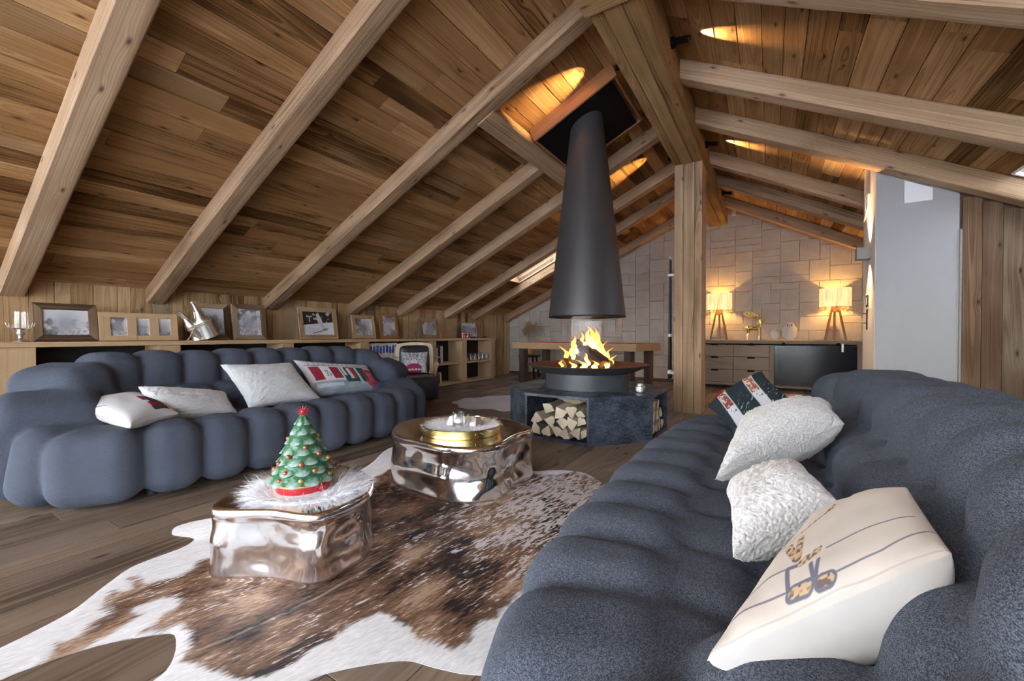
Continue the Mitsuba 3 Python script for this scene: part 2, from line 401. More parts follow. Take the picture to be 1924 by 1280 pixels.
def lay_boards(owner, O, D, N, total, cuts, y0, y1, wlo, whi, llo, lhi, bsdf, th=.022, gap=.004):
    fixed = [c for k in cuts for c in (k[0], k[1])]
    e = courses(total, wlo, whi, fixed)
    for a, b in zip(e[:-1], e[1:]):
        m = (a+b)/2
        cc = [(k[2], k[3]) for k in cuts if k[0] < m < k[1]]
        for p, q in sub_intervals(y0, y1, cc):
            y = p - (rng.uniform(0, lhi*.6) if p == y0 else 0)
            while y < q-.01:
                L = rng.uniform(llo, lhi); z = min(q, y+L)
                if q-z < .5: z = q
                s0 = max(y, p)
                if z-s0 > .02:
                    c = O+D*m+np.array([0, (s0+z)/2, 0])+N*(th/2+rng.uniform(0, .002))
                    R = np.stack([(0, 1, 0), -D if np.cross((0, 1, 0), -D) @ N > 0 else D, N], 1)
                    part(owner, 'plank', cbox(c, (z-s0-.002, b-a-gap, th), .0025, R), bsdf)
                y = z
CL = struct('ceiling', 'steep left slope of the plank ceiling, boards running towards the far wall')
lay_boards(CL, OL, DL, NL, (XA-.1-KX)*cL, [((a-KX)*cL, (b-KX)*cL, c, d) for a, b, c, d in SKY_L], Y0, YB, .13, .19, 1.7, 4.6, 'm_ceiling')
CR = struct('ceiling', 'right slope of the plank ceiling beyond the ridge beam')
lay_boards(CR, OR, DR, NR, (RX-XA)*cR, [((a-XA)*cR, (b-XA)*cR, c, d) for a, b, c, d in SKY_R], Y0, YB, .14, .21, 1.7, 4.2, 'm_ceiling')
def deck(owner, O, D, N, total, cuts):
    poly = sbox(0, Y0-.2, total, YB+.2)
    for a, b, c, d in cuts: poly = poly.difference(sbox(a, c, b, d))
    v, f = extrude(poly, .06)
    R = np.stack([D, (0, 1, 0), np.cross(D, (0, 1, 0))], 1)
    part(owner, 'roof_deck', (v @ R.T+O+N*.03, f), 'm_darkwood')
deck(CL, OL, DL, NL, (XA-KX)*cL+.3, [((a-KX)*cL, (b-KX)*cL, c, d) for a, b, c, d in SKY_L])
deck(CR, OR, DR, NR, (RX-XA)*cR+.3, [((a-XA)*cR, (b-XA)*cR, c, d) for a, b, c, d in SKY_R])
def skylight(k, x0, x1, y0, y1, z, N, label):
    w = struct('window', label)
    u = lambda x, y, o: np.array([x, y, z(x)])+N*o
    o = .13
    for (xa, ya, xb, yb) in ((x0, y0, x1, y0), (x0, y1, x1, y1), (x0, y0, x0, y1), (x1, y0, x1, y1)):
        a, b = u(xa, ya, o), u(xb, yb, o)
        out = np.array([0, np.sign(ya-(y0+y1)/2), 0]) if ya == yb else np.cross(N, (0, 1, 0))*(1 if xa > (x0+x1)/2 else -1)
        part(w, 'reveal_board', bar(a+out*.011, b+out*.011, .26, .022, out), 'm_white' if k else 'm_oak')
    c = (u(x0, y0, .20)+u(x1, y1, .20))/2
    X = unit(u(x1, y0, 0)-u(x0, y0, 0)); R = np.stack([X, (0, 1, 0), np.cross(X, (0, 1, 0))], 1)
    L = np.linalg.norm(u(x1, y0, 0)-u(x0, y0, 0)); W = y1-y0
    for (dx, dy, sx, sy) in ((-L/2+.03, 0, .06, W), (L/2-.03, 0, .06, W), (0, -W/2+.03, L-.12, .06), (0, W/2-.03, L-.12, .06)):
        part(w, 'sash_rail', cbox(c+R @ np.array([dx, dy, 0]), (sx, sy, .05), .004, R), 'm_white')
    g = np.array([[-L/2, -W/2, 0], [L/2, -W/2, 0], [L/2, W/2, 0], [-L/2, W/2, 0]]) @ R.T+c
    part(w, 'pane', (g, np.array([[0, 1, 2], [0, 2, 3]])), 'm_glass')
for i, s in enumerate(SKY_L): skylight(0, *s, zL, NL, 'narrow roof window between two rafters beside the chimney cone')
for i, s in enumerate(SKY_R): skylight(1, *s, zR, NR, ['bright roof window at the right edge above the plank wall', 'roof window in the right slope over the sideboard corner'][i])

# rafters
YL = [-1.80, -.52, .78, 1.819, 3.079, 4.424, 5.47, 6.765, 7.749, 9.12]
ordn = ['first', 'second', 'third', 'fourth', 'fifth', 'sixth', 'seventh', 'eighth']
for i, y in enumerate(YL):
    k = thing('rafter', f'{"hewn" if i > 1 else "behind-the-viewer"} timber rafter of the left slope, ' + (f'{ordn[i-2]} from the left edge of the view' if i > 1 else f'{"nearest the window wall" if i == 0 else "beside the viewer"}'), 'rafter')
    xe = -.98 if i != 5 else -2.30
    z0 = .086
    a = np.array([KX, y+.0835, zL(KX)-.086]); b = np.array([xe, y+.0835, zL(xe)-.086])
    solo(k, beam(a, b, .167, .160, NL), 'm_beam', smooth=True)
YR = [-1.8, -.6, .6, 1.75, 2.91, 4.2, 5.17, 6.5, 7.45, 8.75]
for i, y in enumerate(YR):
    k = thing('rafter', f'timber rafter of the right slope, {(ordn+["ninth","tenth"])[9-i]} from the far tiled wall', 'rafter')
    a = np.array([-.84, y+.0835, zR(-.84)-.09]); b = np.array([RX, y+.0835, zR(RX)-.09])
    solo(k, beam(a, b, .167, .166, NR), 'm_beam', smooth=True)
# ridge beam of three laid planks, its side cheeks, and the post
rb = thing('ridge_beam', 'massive boxed ridge beam running from overhead to the far wall', 'beam')
for i, (x0, x1, dz) in enumerate(((-1.08, -.985, .0), (-.985, -.855, -.006), (-.855, -.74, .003))):
    part(rb, 'soffit_board', beam((( x0+x1)/2, Y0, 3.225+dz), ((x0+x1)/2, YB, 3.225+dz), x1-x0-.003, .05, ch=.006, rough=.006), 'm_ridge', smooth=True)
part(rb, 'cheek_board', beam((-.765, Y0, 3.50), (-.765, YB, 3.50), .05, .50, ch=.006), 'm_ridge', smooth=True)
part(rb, 'cheek_board', beam((-1.055, Y0, 3.50), (-1.055, YB, 3.50), .05, .50, ch=.006), 'm_ridge', smooth=True)
part(rb, 'end_collar', beam((-1.1, 2.54, 3.195), (-.72, 2.54, 3.195), .42, .03, ch=.004), 'm_ridge', smooth=True)
po = thing('post', 'square wooden post under the ridge beam right of the fireplace', 'post')
for x0, x1 in ((-1.075, -.965), (-.965, -.83), (-.83, -.74)):
    part(po, 'face_board', beam(((x0+x1)/2, 5.80, 0), ((x0+x1)/2, 5.80, 3.20), .06, x1-x0-.003, up=(1, 0, 0), ch=.004, rough=.003), 'm_beam', smooth=True)
part(po, 'side_board', beam((-.765, 5.99, 0), (-.765, 5.99, 3.20), .32, .05, up=(1, 0, 0), ch=.004, rough=.003), 'm_beam', smooth=True)
part(po, 'side_board', beam((-1.05, 5.99, 0), (-1.05, 5.99, 3.20), .32, .05, up=(1, 0, 0), ch=.004, rough=.003), 'm_beam', smooth=True)
part(po, 'core', cbox((-.907, 5.99, 1.6), (3.19, .3, .22), .004, axes((0, 0, 1), (1, 0, 0))), 'm_darkwood')
# trimmer and flue box
tr = thing('trimmer_beam', 'short timber between rafters carrying the chimney opening', 'beam')
solo(tr, beam((-2.29, 3.20, zL(-2.29)-.10), (-2.29, 5.60, zL(-2.29)-.10), .20, .165, NL), 'm_beam', smooth=True)
fb = thing('flue_box', 'square reddish timber frame with black plate around the chimney top', 'flue box')
u = lambda x, y, d: np.array([x, y, zL(x)-d])
for a, b, up in ((u(-2.20, 3.985, .075), u(-1.30, 3.985, .075), NL), (u(-2.20, 4.96, .075), u(-1.30, 4.96, .075), NL)):
    part(fb, 'frame_board', bar(a, b, .028, .15, NL), 'm_redpine')
for x in (-2.19, -1.32):
    part(fb, 'frame_board', bar(u(x, 3.97, .075), u(x, 4.975, .075), .024, .15, NL), 'm_redpine')
c = u(-1.76, 4.47, .135); R = np.stack([DL, (0, 1, 0), NL], 1)
part(fb, 'plate', cbox(c, (.84*cL, .955, .012), .002, R), 'm_black_matte', label='black plate')

# knee wall on the left: vertical boards
wl = struct('wall_left', 'low knee wall of vertical reclaimed boards behind the shelf')
y = Y0
while y < YB:
    w = rng.uniform(.10, .19); w = min(w, YB-y)
    part(wl, 'board', cbox((KX-.012+rng.uniform(-.003, .003), y+w/2, .76), (1.53, w-.003, .022), .002, axes((0, 0, 1), (1, 0, 0))), 'm_kneewall')
    y += w
part(wl, 'backing', cbox((KX-.06, (Y0+YB)/2, .8), (1.7, YB-Y0+.4, .06), .002, axes((0, 0, 1), (1, 0, 0))), 'm_darkwood')
# right knee wall (unseen, bounds the room)
wr = struct('wall_right', 'low plastered knee wall closing the room on the right')
solo(wr, cbox((RX+.05, (Y0+YB)/2, .8), (.1, YB-Y0+.4, 1.75), .002), 'm_white_wall')

# floor
fl = struct('floor', 'grey brown oak plank floor running towards the far wall')
x = KX+.0
n = 0
while x < RX:
    w = rng.choice([.16, .2, .22])
    y = Y0-rng.uniform(0, 1.5)
    while y < YB:
        L = rng.uniform(1.7, 2.6); z = min(y+L, YB); s0 = max(y, Y0)
        if z-s0 > .05 and not (x > -.2 and s0 < 3 and False):
            part(fl, 'plank', cbox((x+w/2, (s0+z)/2, -.011+rng.uniform(-.0006, 0)), (w-.0025, z-s0-.0025, .022), .0012, lay=1), 'm_floor')
        y = z
    x += w
part(fl, 'subfloor', cbox(((KX+RX)/2, (Y0+YB)/2, -.06), (RX-KX+.4, YB-Y0+.4, .06), .002), 'm_darkwood')

# far gable wall: rough stone-coloured leather tiles, packed and clipped to the gable
wb = struct('wall_back', 'far gable wall clad in beige rectangular tiles in a woven pattern')
gable = Polygon([(KX, .07), (RX, .07), (RX, zR(RX)), (XA, zR(XA)), (XA, zL(XA)), (KX, zL(KX))])
CW, CH = .15, .128
nx, nz = int((RX-KX)/CW)+2, int(3.9/CH)+1
occ = np.zeros((nx, nz), bool)
pr = random.Random(3)
for j in range(nz):
    for i in range(nx):
        if occ[i, j]: continue
        opts = [(3, 2), (4, 2), (3, 1), (2, 3), (2, 2), (1, 2), (2, 1), (1, 1)]
        pr.shuffle(opts[:5]) if False else None
        first = opts[:4]; pr.shuffle(first)
        for a, b in first+opts[4:]:
            if i+a <= nx and j+b <= nz and not occ[i:i+a, j:j+b].any(): break
        occ[i:i+a, j:j+b] = True
        g = .002
        q = sbox(KX+i*CW+g, .07+j*CH+g, KX+(i+a)*CW-g, .07+(j+b)*CH-g).intersection(gable)
        if q.is_empty or q.area < .0015 or q.geom_type != 'Polygon': continue
        v, f = extrude(q, .014)
        th = pr.uniform(0, .0025)
        inner = np.array(q.centroid.coords[0])
        m = v[:, 2] > .007
        v[m, :2] = inner+(v[m, :2]-inner)*.990
        v = np.stack([v[:, 0], YB-v[:, 2]-np.where(m, th, 0), v[:, 1]], 1)
        _bid[0] += 1
        part(wb, 'tile', (v, f[:, ::-1], np.stack([v[:, 0], v[:, 2]*.001+_bid[0]*4], 1)), 'm_tile')
part(wb, 'backing', cbox(((KX+RX)/2, YB+.06, 2.0), (RX-KX+.6, .1, 4.4), .002), 'm_plaster_warm')
bs = struct('baseboard_back', 'wooden skirting under the far tiled wall')
solo(bs, cbox((-3.5, YB-.012, .035), (4.7, .024, .07), .003, lay=0), 'm_darkwood')

# wall block on the right: white plaster front, warm left cheek, metal strip, vertical plank wall
CXL, CYF, CYB_ = .872, 5.37, 5.965
wp = struct('wall_right', 'white plastered wall block right of the sideboard')
poly = Polygon([(CXL, 0), (1.452, 0), (1.452, zR(1.452)+.02), (CXL, zR(CXL)+.02)])
v, f = extrude(poly, CYB_-CYF)
part(wp, 'front', (np.stack([v[:, 0], CYF+v[:, 2], v[:, 1]], 1), f[:, ::-1]), 'm_white_wall')
v, f = extrude(Polygon([(CYF+.002, 0), (CYB_, 0), (CYB_, zR(CXL)), (CYF+.002, zR(CXL))]), .006)
part(wp, 'cheek', (np.stack([CXL-v[:, 2], v[:, 0], v[:, 1]], 1), f[:, ::-1]), 'm_plaster_warm', label='beige cheek lit by the wall lamp')
ts = struct('trim_1', 'slim grey metal strip between white wall and planks')
solo(ts, cbox((1.46, CYF-.006, .98), (.016, .02, 1.96), .002), 'm_grey_metal')
wq = struct('wall_right', 'reclaimed brown plank wall at the right edge')
x = 1.47
while x < RX:
    w = rng.uniform(.09, .17); h = zR(x+w)-.14
    if h > .3: part(wq, 'board', cbox((x+w/2, CYF+.011+rng.uniform(-.004, .004), h/2), (w-.003, .022, h), .002, lay=2), 'm_oldwall')
    x += w
part(wq, 'top_board', bar((1.47, CYF-.004, zR(1.47)-.10), (RX, CYF-.004, zR(RX)-.10), .03, .12, NR), 'm_oldwall')
part(wq, 'backing', (lambda e: (np.stack([e[0][:, 0], CYF+.03+e[0][:, 2], e[0][:, 1]], 1), e[1][:, ::-1]))(extrude(Polygon([(1.46, 0), (RX, 0), (RX, zR(RX)), (1.46, zR(1.46))]), .5)), 'm_darkwood')
ap = thing('access_panel', 'white square access panel high on the white wall', 'panel')
q = Polygon([(1.075, 2.255), (1.27, 2.255), (1.27, zR(1.27)-.19), (1.075, zR(1.075)-.19)])
v, f = extrude(q, .012)
solo(ap, (np.stack([v[:, 0], CYF-v[:, 2], v[:, 1]], 1), f), 'm_white')

# window wall behind the viewer: oak posts, rails and wide openings onto the snow
wf = struct('wall_front', 'glazed oak gable behind the viewer')
for x in (KX+.1, -4.2, -2.6, -.91, .8, 2.2, RX-.1):
    part(wf, 'post', cbox((x, Y0, min(zL(x), zR(x))/2), (.12, .12, min(zL(x), zR(x))), .006, lay=2), 'm_oak')
part(wf, 'rail', cbox(((KX+RX)/2, Y0, .06), (RX-KX, .12, .12), .006), 'm_oak')
part(wf, 'rail', cbox(((KX+RX)/2+.2, Y0, 2.15), (RX-KX-3.4, .10, .10), .006), 'm_oak')
part(wf, 'rail', bar((KX, Y0, zL(KX)-.06), (XA, Y0, zL(XA)-.06), .14, .12, NL), 'm_oak')
part(wf, 'rail', bar((XA, Y0, zR(XA)-.06), (RX, Y0, zR(RX)-.06), .14, .12, NR), 'm_oak')

# ------------------------------------------------------------------ the two bubble sofas
def sofa_prims(top, cs, a, off, b):
    c, n = np.array([cs, .20+b]), 4.6 if b < .44 else 3.4
    th = np.linspace(-PI/2, 1.5*PI, 4001)
    co, si = np.cos(th), np.sin(th)
    P = c+np.stack([a*np.sign(co)*np.abs(co)**(2/n), b*np.sign(si)*np.abs(si)**(2/n)], 1)
    P[:, 0] += (.13 if b < .44 else .03)*np.sign(P[:, 0]-cs)*np.clip((np.abs(P[:, 0]-cs)/a-.7)/.3, 0, 1)*np.exp(-((P[:, 1]-.72)/.30)**2)
    d = np.concatenate([[0], np.cumsum(np.linalg.norm(np.diff(P, axis=0), axis=1))]); L = d[-1]
    # pitch along the rim: wider bubbles at the two front corners
    end = np.clip((np.abs(P[:, 0]-cs)/a-.80)/.15, 0, 1)
    wid = .27*(1+end*np.where(P[:, 1] < .36, .60, np.where(P[:, 1] < .30+b, -.16, .0)))
    D = np.concatenate([[0], np.cumsum(np.diff(d)/wid[1:])])
    N = 2*int(round(D[-1]/2)); pit = .27
    arc = lambda x: np.interp(x % N, D*N/D[-1], d)
    at = lambda q: np.array([np.interp(q % L, d, P[:, 0]), np.interp(q % L, d, P[:, 1])])
    def height(p):
        t = float(np.clip((p[1]-.42)/(.19+b), 0, 1)); t = t*t*(3-2*t)
        e = float(np.clip((abs(p[0]-cs)/a-.72)/.28, 0, 1))
        return .445+t*(top-.445)*(1-(.45 if b > .44 else .12)*e*e)
    out = []
    for i in range(N):
        q = arc(i+.5+off); q0, q1 = arc(i+off), arc(i+1+off); q1 = q1 if q1 > q0 else q1+L; wp = q1-q0
        p = at(q); e0, e1 = at(q-.06), at(q+.06); tg = unit(e1-e0)
        f0, f1 = unit(at(q)-at(q0)), unit(at(q1)-at(q))
        bend = math.acos(np.clip(f0 @ f1, -1, 1))
        H = height(p)
        slope = (height(e1)-height(e0))/.12
        hw = wp/2+.014+.5*.17*bend
        tg = np.array([tg[0], tg[1], 0]); nr = np.array([-tg[1], tg[0], 0])
        R = np.stack([tg, nr, (0, 0, 1)], 1) @ roty(-.6*math.atan(slope))
        j = .005*math.sin(i*2.3)
        back = p[1] > .52+b
        arm = (b < .44)*float(np.clip((abs(p[0]-cs)/a-.88)/.10, 0, 1))*float(np.clip((p[1]-.30)/.12, 0, 1))
        pin = np.array([np.sign(cs-p[0]), .25])*.055*arm
        out.append(('back' if back else 'rim', np.array([p[0]+pin[0], p[1]+pin[1]*0, (H+j)/2+.012]), R, (hw, (.205 if back else .20)+.055*arm, (H+j)/2-.006), .125))
    pit2 = pit
    for k in range(-5 if a > 1.4 else -4, 6 if a > 1.4 else 5):      # lower row of the backrest, half a bubble out of step
        s = cs+k*pit2
        t = .86+2*(b-.43)-.05*max(0, abs(k)-3)
        out.append(('back', np.array([s, t, .455]), rotx(.2), (pit2/2+.02, .13, .155), .105))
    for sgn in (-1, 1):
        out.append(('rim', np.array([cs+sgn*(a-.23), .64, .36]), np.eye(3), (.13, .16, .14), .11))
    for r, (t, z) in enumerate(((.45, .268), (.67+b-.43, .262))):
        for k in range(-5, 6):
            s = cs+(k+(.5 if r else 0))*pit2
            if abs(s-cs) > a-.11: continue
            out.append(('seat', np.array([s, t, z]), np.eye(3), (pit2/2+.022, .150, .150), .10))
    return out
def build_sofa(SOFA, cs, a, k):
    prims = [(c, R, (lambda h, r: (lambda p: sdf_box(p, h, r)))(h, r), max(h)*1.25+.08) for _, c, R, h, r in SOFA]
    prims.append((np.array([cs, .63, .19]), np.eye(3), lambda p: sdf_box(p, (a-.11, .36, .165), .12), 1.5))
    v, f = smooth_body(prims, (cs-a-.48, -.16, -.03), (cs+a+.48, 1.46, 1.0), .0155, k)
    v = relax(v, f, 2, .4)
    n = vnormals(v, f)
    D = np.stack([sdf_box((v-c) @ R, h, r) for _, c, R, h, r in SOFA], 1)
    fw = np.sort(D.argmin(1)[f], axis=1)[:, 1]
    # every bubble keeps one piece: stray scraps go to the neighbour they touch
    from scipy.sparse import coo_matrix
    from scipy.sparse.csgraph import connected_components
    adj = trimesh.Trimesh(v, f, process=False).face_adjacency
    for _ in range(4):
        same = adj[fw[adj[:, 0]] == fw[adj[:, 1]]]
        nc, comp = connected_components(coo_matrix((np.ones(len(same)), same.T), shape=(len(f), len(f))), directed=False)
        size = np.bincount(comp)
        best = {}
        for cc in np.argsort(-size):
            l = fw[np.argmax(comp == cc)] if size[cc] > 150 else None
            if l is not None and l not in best: best[l] = cc
        good = np.isin(comp, list(best.values()))
        if good.all(): break
        diff = adj[fw[adj[:, 0]] != fw[adj[:, 1]]]
        for x, y in ((0, 1), (1, 0)):
            m = ~good[diff[:, x]] & good[diff[:, y]]
            tgt = {}
            for cc, l in zip(comp[diff[m, x]], fw[diff[m, y]]): tgt.setdefault(cc, l)
            for cc, l in tgt.items(): fw[comp == cc] = l
            if tgt: break
    return v, f, n, fw
def place_sofa(k, X, *par):
    SOFA = sofa_prims(*par)
    SV, SF, SN, fw = build_sofa(SOFA, par[1], par[2], .0085 if par[4] < .44 else .0125)
    cs = par[1]
    order = sorted(range(len(SOFA)), key=lambda i: -np.sum(fw == i))
    for i in order:
        t = SF[fw == i]
        if len(t) == 0: continue
        ids, inv = np.unique(t, return_inverse=True); inv = inv.reshape(-1, 3)
        v, n = X(SV[ids]), X(SN[ids])-X(np.zeros((1, 3)))
        tri = inv if np.linalg.det(X(np.eye(3))-X(np.zeros((1, 3)))) > 0 else inv[:, ::-1]
        kk = fresh(f"{k}__{ {'rim': 'seat_bubble', 'back': 'back_bubble', 'seat': 'seat_pad'}[SOFA[i][0]] }")
        scene[kk] = {'type': 'ply', 'filename': meshkit.write_ply((v, tri), False, None, None, normals=n), 'face_normals': False, 'bsdf': {'type': 'ref', 'id': 'm_fabric'}}
    for q in np.array([[s, t, 0.] for s in (cs-1., cs+1.) for t in (.25, 1.0)]):
        m = lathe([(0, 0), (.03, 0), (.03, .05), (0, .05)], 16)
        part(k, 'foot', move(m, None, X(q[None])[0]), 'm_black_plain')
s1 = thing('sofa', 'long dark blue grey bubble sofa along the photo shelf on the left', 'sofa')
place_sofa(s1, lambda p: np.stack([-3.075-p[:, 1], p[:, 0], p[:, 2]], 1), .875, 2.06, 1.28, .14, .43)
s2 = thing('sofa', 'dark blue grey bubble sofa in the right foreground, seen from its near end', 'sofa')
place_sofa(s2, lambda p: np.stack([-.60+p[:, 1], p[:, 0], p[:, 2]], 1), .81, 1.94, 1.40, 0., .47)

# ------------------------------------------------------------------ cushions
def pillow(c00, c10, c11, c01, th, n=44, fb=(1, 1), pinch=.10, rough=0., seed=0, power=.42, sag=0.):
    """cushion between four corners (seam), c00-c10 is its bottom edge; uv in 0..1 on the front, +2 on the back."""
    c00, c10, c11, c01 = (np.array(c, float) for c in (c00, c10, c11, c01))
    g = np.linspace(0, 1, n+1); g = .5-.5*np.cos(g*PI)*.5-(.5-g)*.5
    U, V = np.meshgrid(g, g, indexing='ij')
    a, b = 2*U-1, 2*V-1
    # edges pulled in between the corners
    Up = .5+.5*a*(1-pinch*(1-b*b)*np.abs(a)); Vp = .5+.5*b*(1-pinch*(1-a*a)*np.abs(b))
    P = ((1-Up)*(1-Vp))[..., None]*c00+(Up*(1-Vp))[..., None]*c10+(Up*Vp)[..., None]*c11+((1-Up)*Vp)[..., None]*c01
    N = unit(np.cross(c10-c00, c01-c00)+np.cross(c11-c01, c11-c10))
    pr = np.maximum((1-np.abs(a)**2.4)*(1-np.abs(b)**2.4), 0)**power
    lum = (meshkit.fbm(np.stack([U*3+seed, V*3, U*0+seed], -1), 3, seed)-.5)*.25
    h = th/2*pr*(1+lum*pr)
    wr = (meshkit.noise(np.stack([(U+V)*9, (U-V)*3+seed, U*0], -1), seed)-.5)*.012*(1-pr)*np.minimum(pr*4, 1)
    fr, bk = P+N*(h*fb[0]+wr)[..., None], P-N*(h*fb[1]+wr*.5)[..., None]
    if rough:
        for s, q in ((1, fr), (-1, bk)):
            q += N*s*((meshkit.noise(q*120, seed)-.5)*rough*np.minimum(pr*6, 1))[..., None]
    m = n+1
    i, j = np.meshgrid(np.arange(n), np.arange(n), indexing='ij')
    q = np.stack([i*m+j, (i+1)*m+j, (i+1)*m+j+1, i*m+j+1], -1).reshape(-1, 4)
    v = np.vstack([fr.reshape(-1, 3), bk.reshape(-1, 3)])
    f = np.vstack([q, q[:, ::-1]+m*m])
    uv = np.vstack([np.stack([U, V], -1).reshape(-1, 2), np.stack([U+2, V], -1).reshape(-1, 2)])
    return v, np.vstack([f[:, [0, 1, 2]], f[:, [0, 2, 3]]]), uv
def cushion(label, quad, th, bsdf, **k):
    c = thing('cushion', label, 'cushion')
    solo(c, pillow(*quad, th, **k), bsdf, smooth=True)
    return c
def seg(uv, x0, y0, x1, y1, w, soft=.004):
    px, py = uv.x-x0, uv.y-y0; dx, dy = x1-x0, y1-y0
    t = dr.clip((px*dx+py*dy)/(dx*dx+dy*dy), 0, 1)
    d = dr.sqrt(dr.square(px-t*dx)+dr.square(py-t*dy))
    return 1-smoothstep(w-soft, w+soft, d)
def rect(uv, x0, y0, x1, y1, s=.006):
    return smoothstep(x0-s, x0+s, uv.x)*(1-smoothstep(x1-s, x1+s, uv.x))*smoothstep(y0-s, y0+s, uv.y)*(1-smoothstep(y1-s, y1+s, uv.y))
def ell(uv, x, y, rx, ry, s=.12):
    d = dr.sqrt(dr.square((uv.x-x)/rx)+dr.square((uv.y-y)/ry)); return 1-smoothstep(1-s, 1+s, d)
def print35(p, n, uv):
    c = mi.Color3f(.58, .56, .56)
    c = mix(c, (.20, .27, .31), rect(uv, .02, -.1, .98, .36)*(.55+.45*noise(uv.x*14, uv.y*18)))
    c = mix(c, (.62, .66, .68), rect(uv, .05, .20, .40, .30)*.7)
    c = mix(c, (.30, .03, .05), rect(uv, .06, .40, .20, .78)); c = mix(c, (.28, .03, .05), rect(uv, .30, .42, .44, .78))
    c = mix(c, (.70, .68, .66), rect(uv, .19, .38, .32, .80))
    c = mix(c, (.03, .07, .07), rect(uv, .46, .30, .82, .78)*(1-rect(uv, .54, .4, .60, .74)))
    c = mix(c, (.35, .04, .06), rect(uv, .585, .40, .635, .76)); c = mix(c, (.45, .50, .42), rect(uv, .66, .22, .70, .80)); c = mix(c, (.50, .55, .47), rect(uv, .47, .5, .51, .80))
    c = mix(c, (.40, .035, .06), dr.maximum(rect(uv, .78, .18, 1.1, .72), ell(uv, .88, .30, .13, .28))*(.7+.4*noise(uv.x*9, uv.y*9)))
    ink = mi.Float(0)
    for x in np.linspace(.10, .97, 15): ink = dr.maximum(ink, seg(uv, x, .84, x+.012, .96, .0035))
    ink = dr.maximum(ink, dr.maximum(rect(uv, .06, .945, .98, .955), rect(uv, .04, .815, .98, .83)))
    for a in ((.222, .66, .25, .66), (.25, .66, .237, .60), (.237, .60, .253, .56), (.253, .56, .244, .50), (.244, .50, .222, .51),
              (.268, .66, .292, .66), (.268, .66, .266, .59), (.266, .59, .286, .59), (.286, .59, .292, .54), (.292, .54, .283, .50), (.283, .50, .264, .51)):
        ink = dr.maximum(ink, seg(uv, *a, .0045, .002))
    c = mix(c, (.06, .06, .07), ink)
    return dr.select(uv.x > 1.5, mi.Color3f(.66, .64, .63), c)
procm('m_print35', print35, .85, .15)
def print_flat(p, n, uv):
    c = mi.Color3f(.56, .54, .53)*(.9+.2*noise(uv.x*7, uv.y*7))
    c = mix(c, (.19, .025, .03), rect(uv, .50, .60, .66, .86, .01)); c = mix(c, (.21, .025, .03), rect(uv, .72, .60, .86, .86, .01))
    c = mix(c, (.04, .045, .055), dr.maximum(rect(uv, .58, .66, .74, .84), rect(uv, .84, .58, .93, .88)))
    ink = dr.maximum(dr.maximum(seg(uv, .06, .55, .30, .78, .005), seg(uv, .28, .78, .58, .80, .005)), dr.maximum(seg(uv, .10, .30, .14, .40, .005), seg(uv, .40, .04, .50, .10, .005)))
    c = mix(c, (.09, .09, .10), ink)
    return dr.select(uv.x > 1.5, mi.Color3f(.52, .47, .42), c)
procm('m_print_flat', print_flat, .85, .15)
def print_ski(p, n, uv):
    streak = noise(uv.x*8+uv.y*10, uv.x*60-uv.y*60)
    c = mix((.022, .035, .042), (.30, .34, .37), smoothstep(.76, .9, streak)*smoothstep(.62, .2, uv.y))
    for x0, tilt, hue in ((.10, .10, (.20, .08, .08)), (.56, .12, (.28, .13, .05))):
        y = uv.y; xx = uv.x-(x0+tilt*y*y)
        w = .17-.06*dr.square(y-.45)
        inside = smoothstep(-.006, .006, xx)*(1-smoothstep(w-.006, w+.006, xx))
        art = noise(xx*38, y*26, x0*9)
        body = mix(mi.Color3f(hue), mi.Color3f(.62, .50, .40), smoothstep(.45, .75, art))
        body = mix(body, mi.Color3f(.58, .60, .64), smoothstep(.40, .38, y))
        body = mix(body, mi.Color3f(.35, .05, .05), smoothstep(.43, .45, y)*(1-smoothstep(.50, .52, y))*.7)
        dots = noise(xx*60, y*55)
        body = mix(body, mi.Color3f(.06, .07, .10), smoothstep(.72, .8, dots)*smoothstep(.40, .38, y)*smoothstep(.24, .26, y))
        edge = inside*(1-smoothstep(.006, .012, dr.minimum(dr.abs(xx-.008), dr.abs(xx-w+.008))))
        c = mix(c, body, inside*smoothstep(.0, .02, y)); c = mix(c, (.5, .5, .53), edge)
    return dr.select(uv.x > 1.5, mi.Color3f(.035, .05, .058), c)
procm('m_print_ski', print_ski, .85, .15)
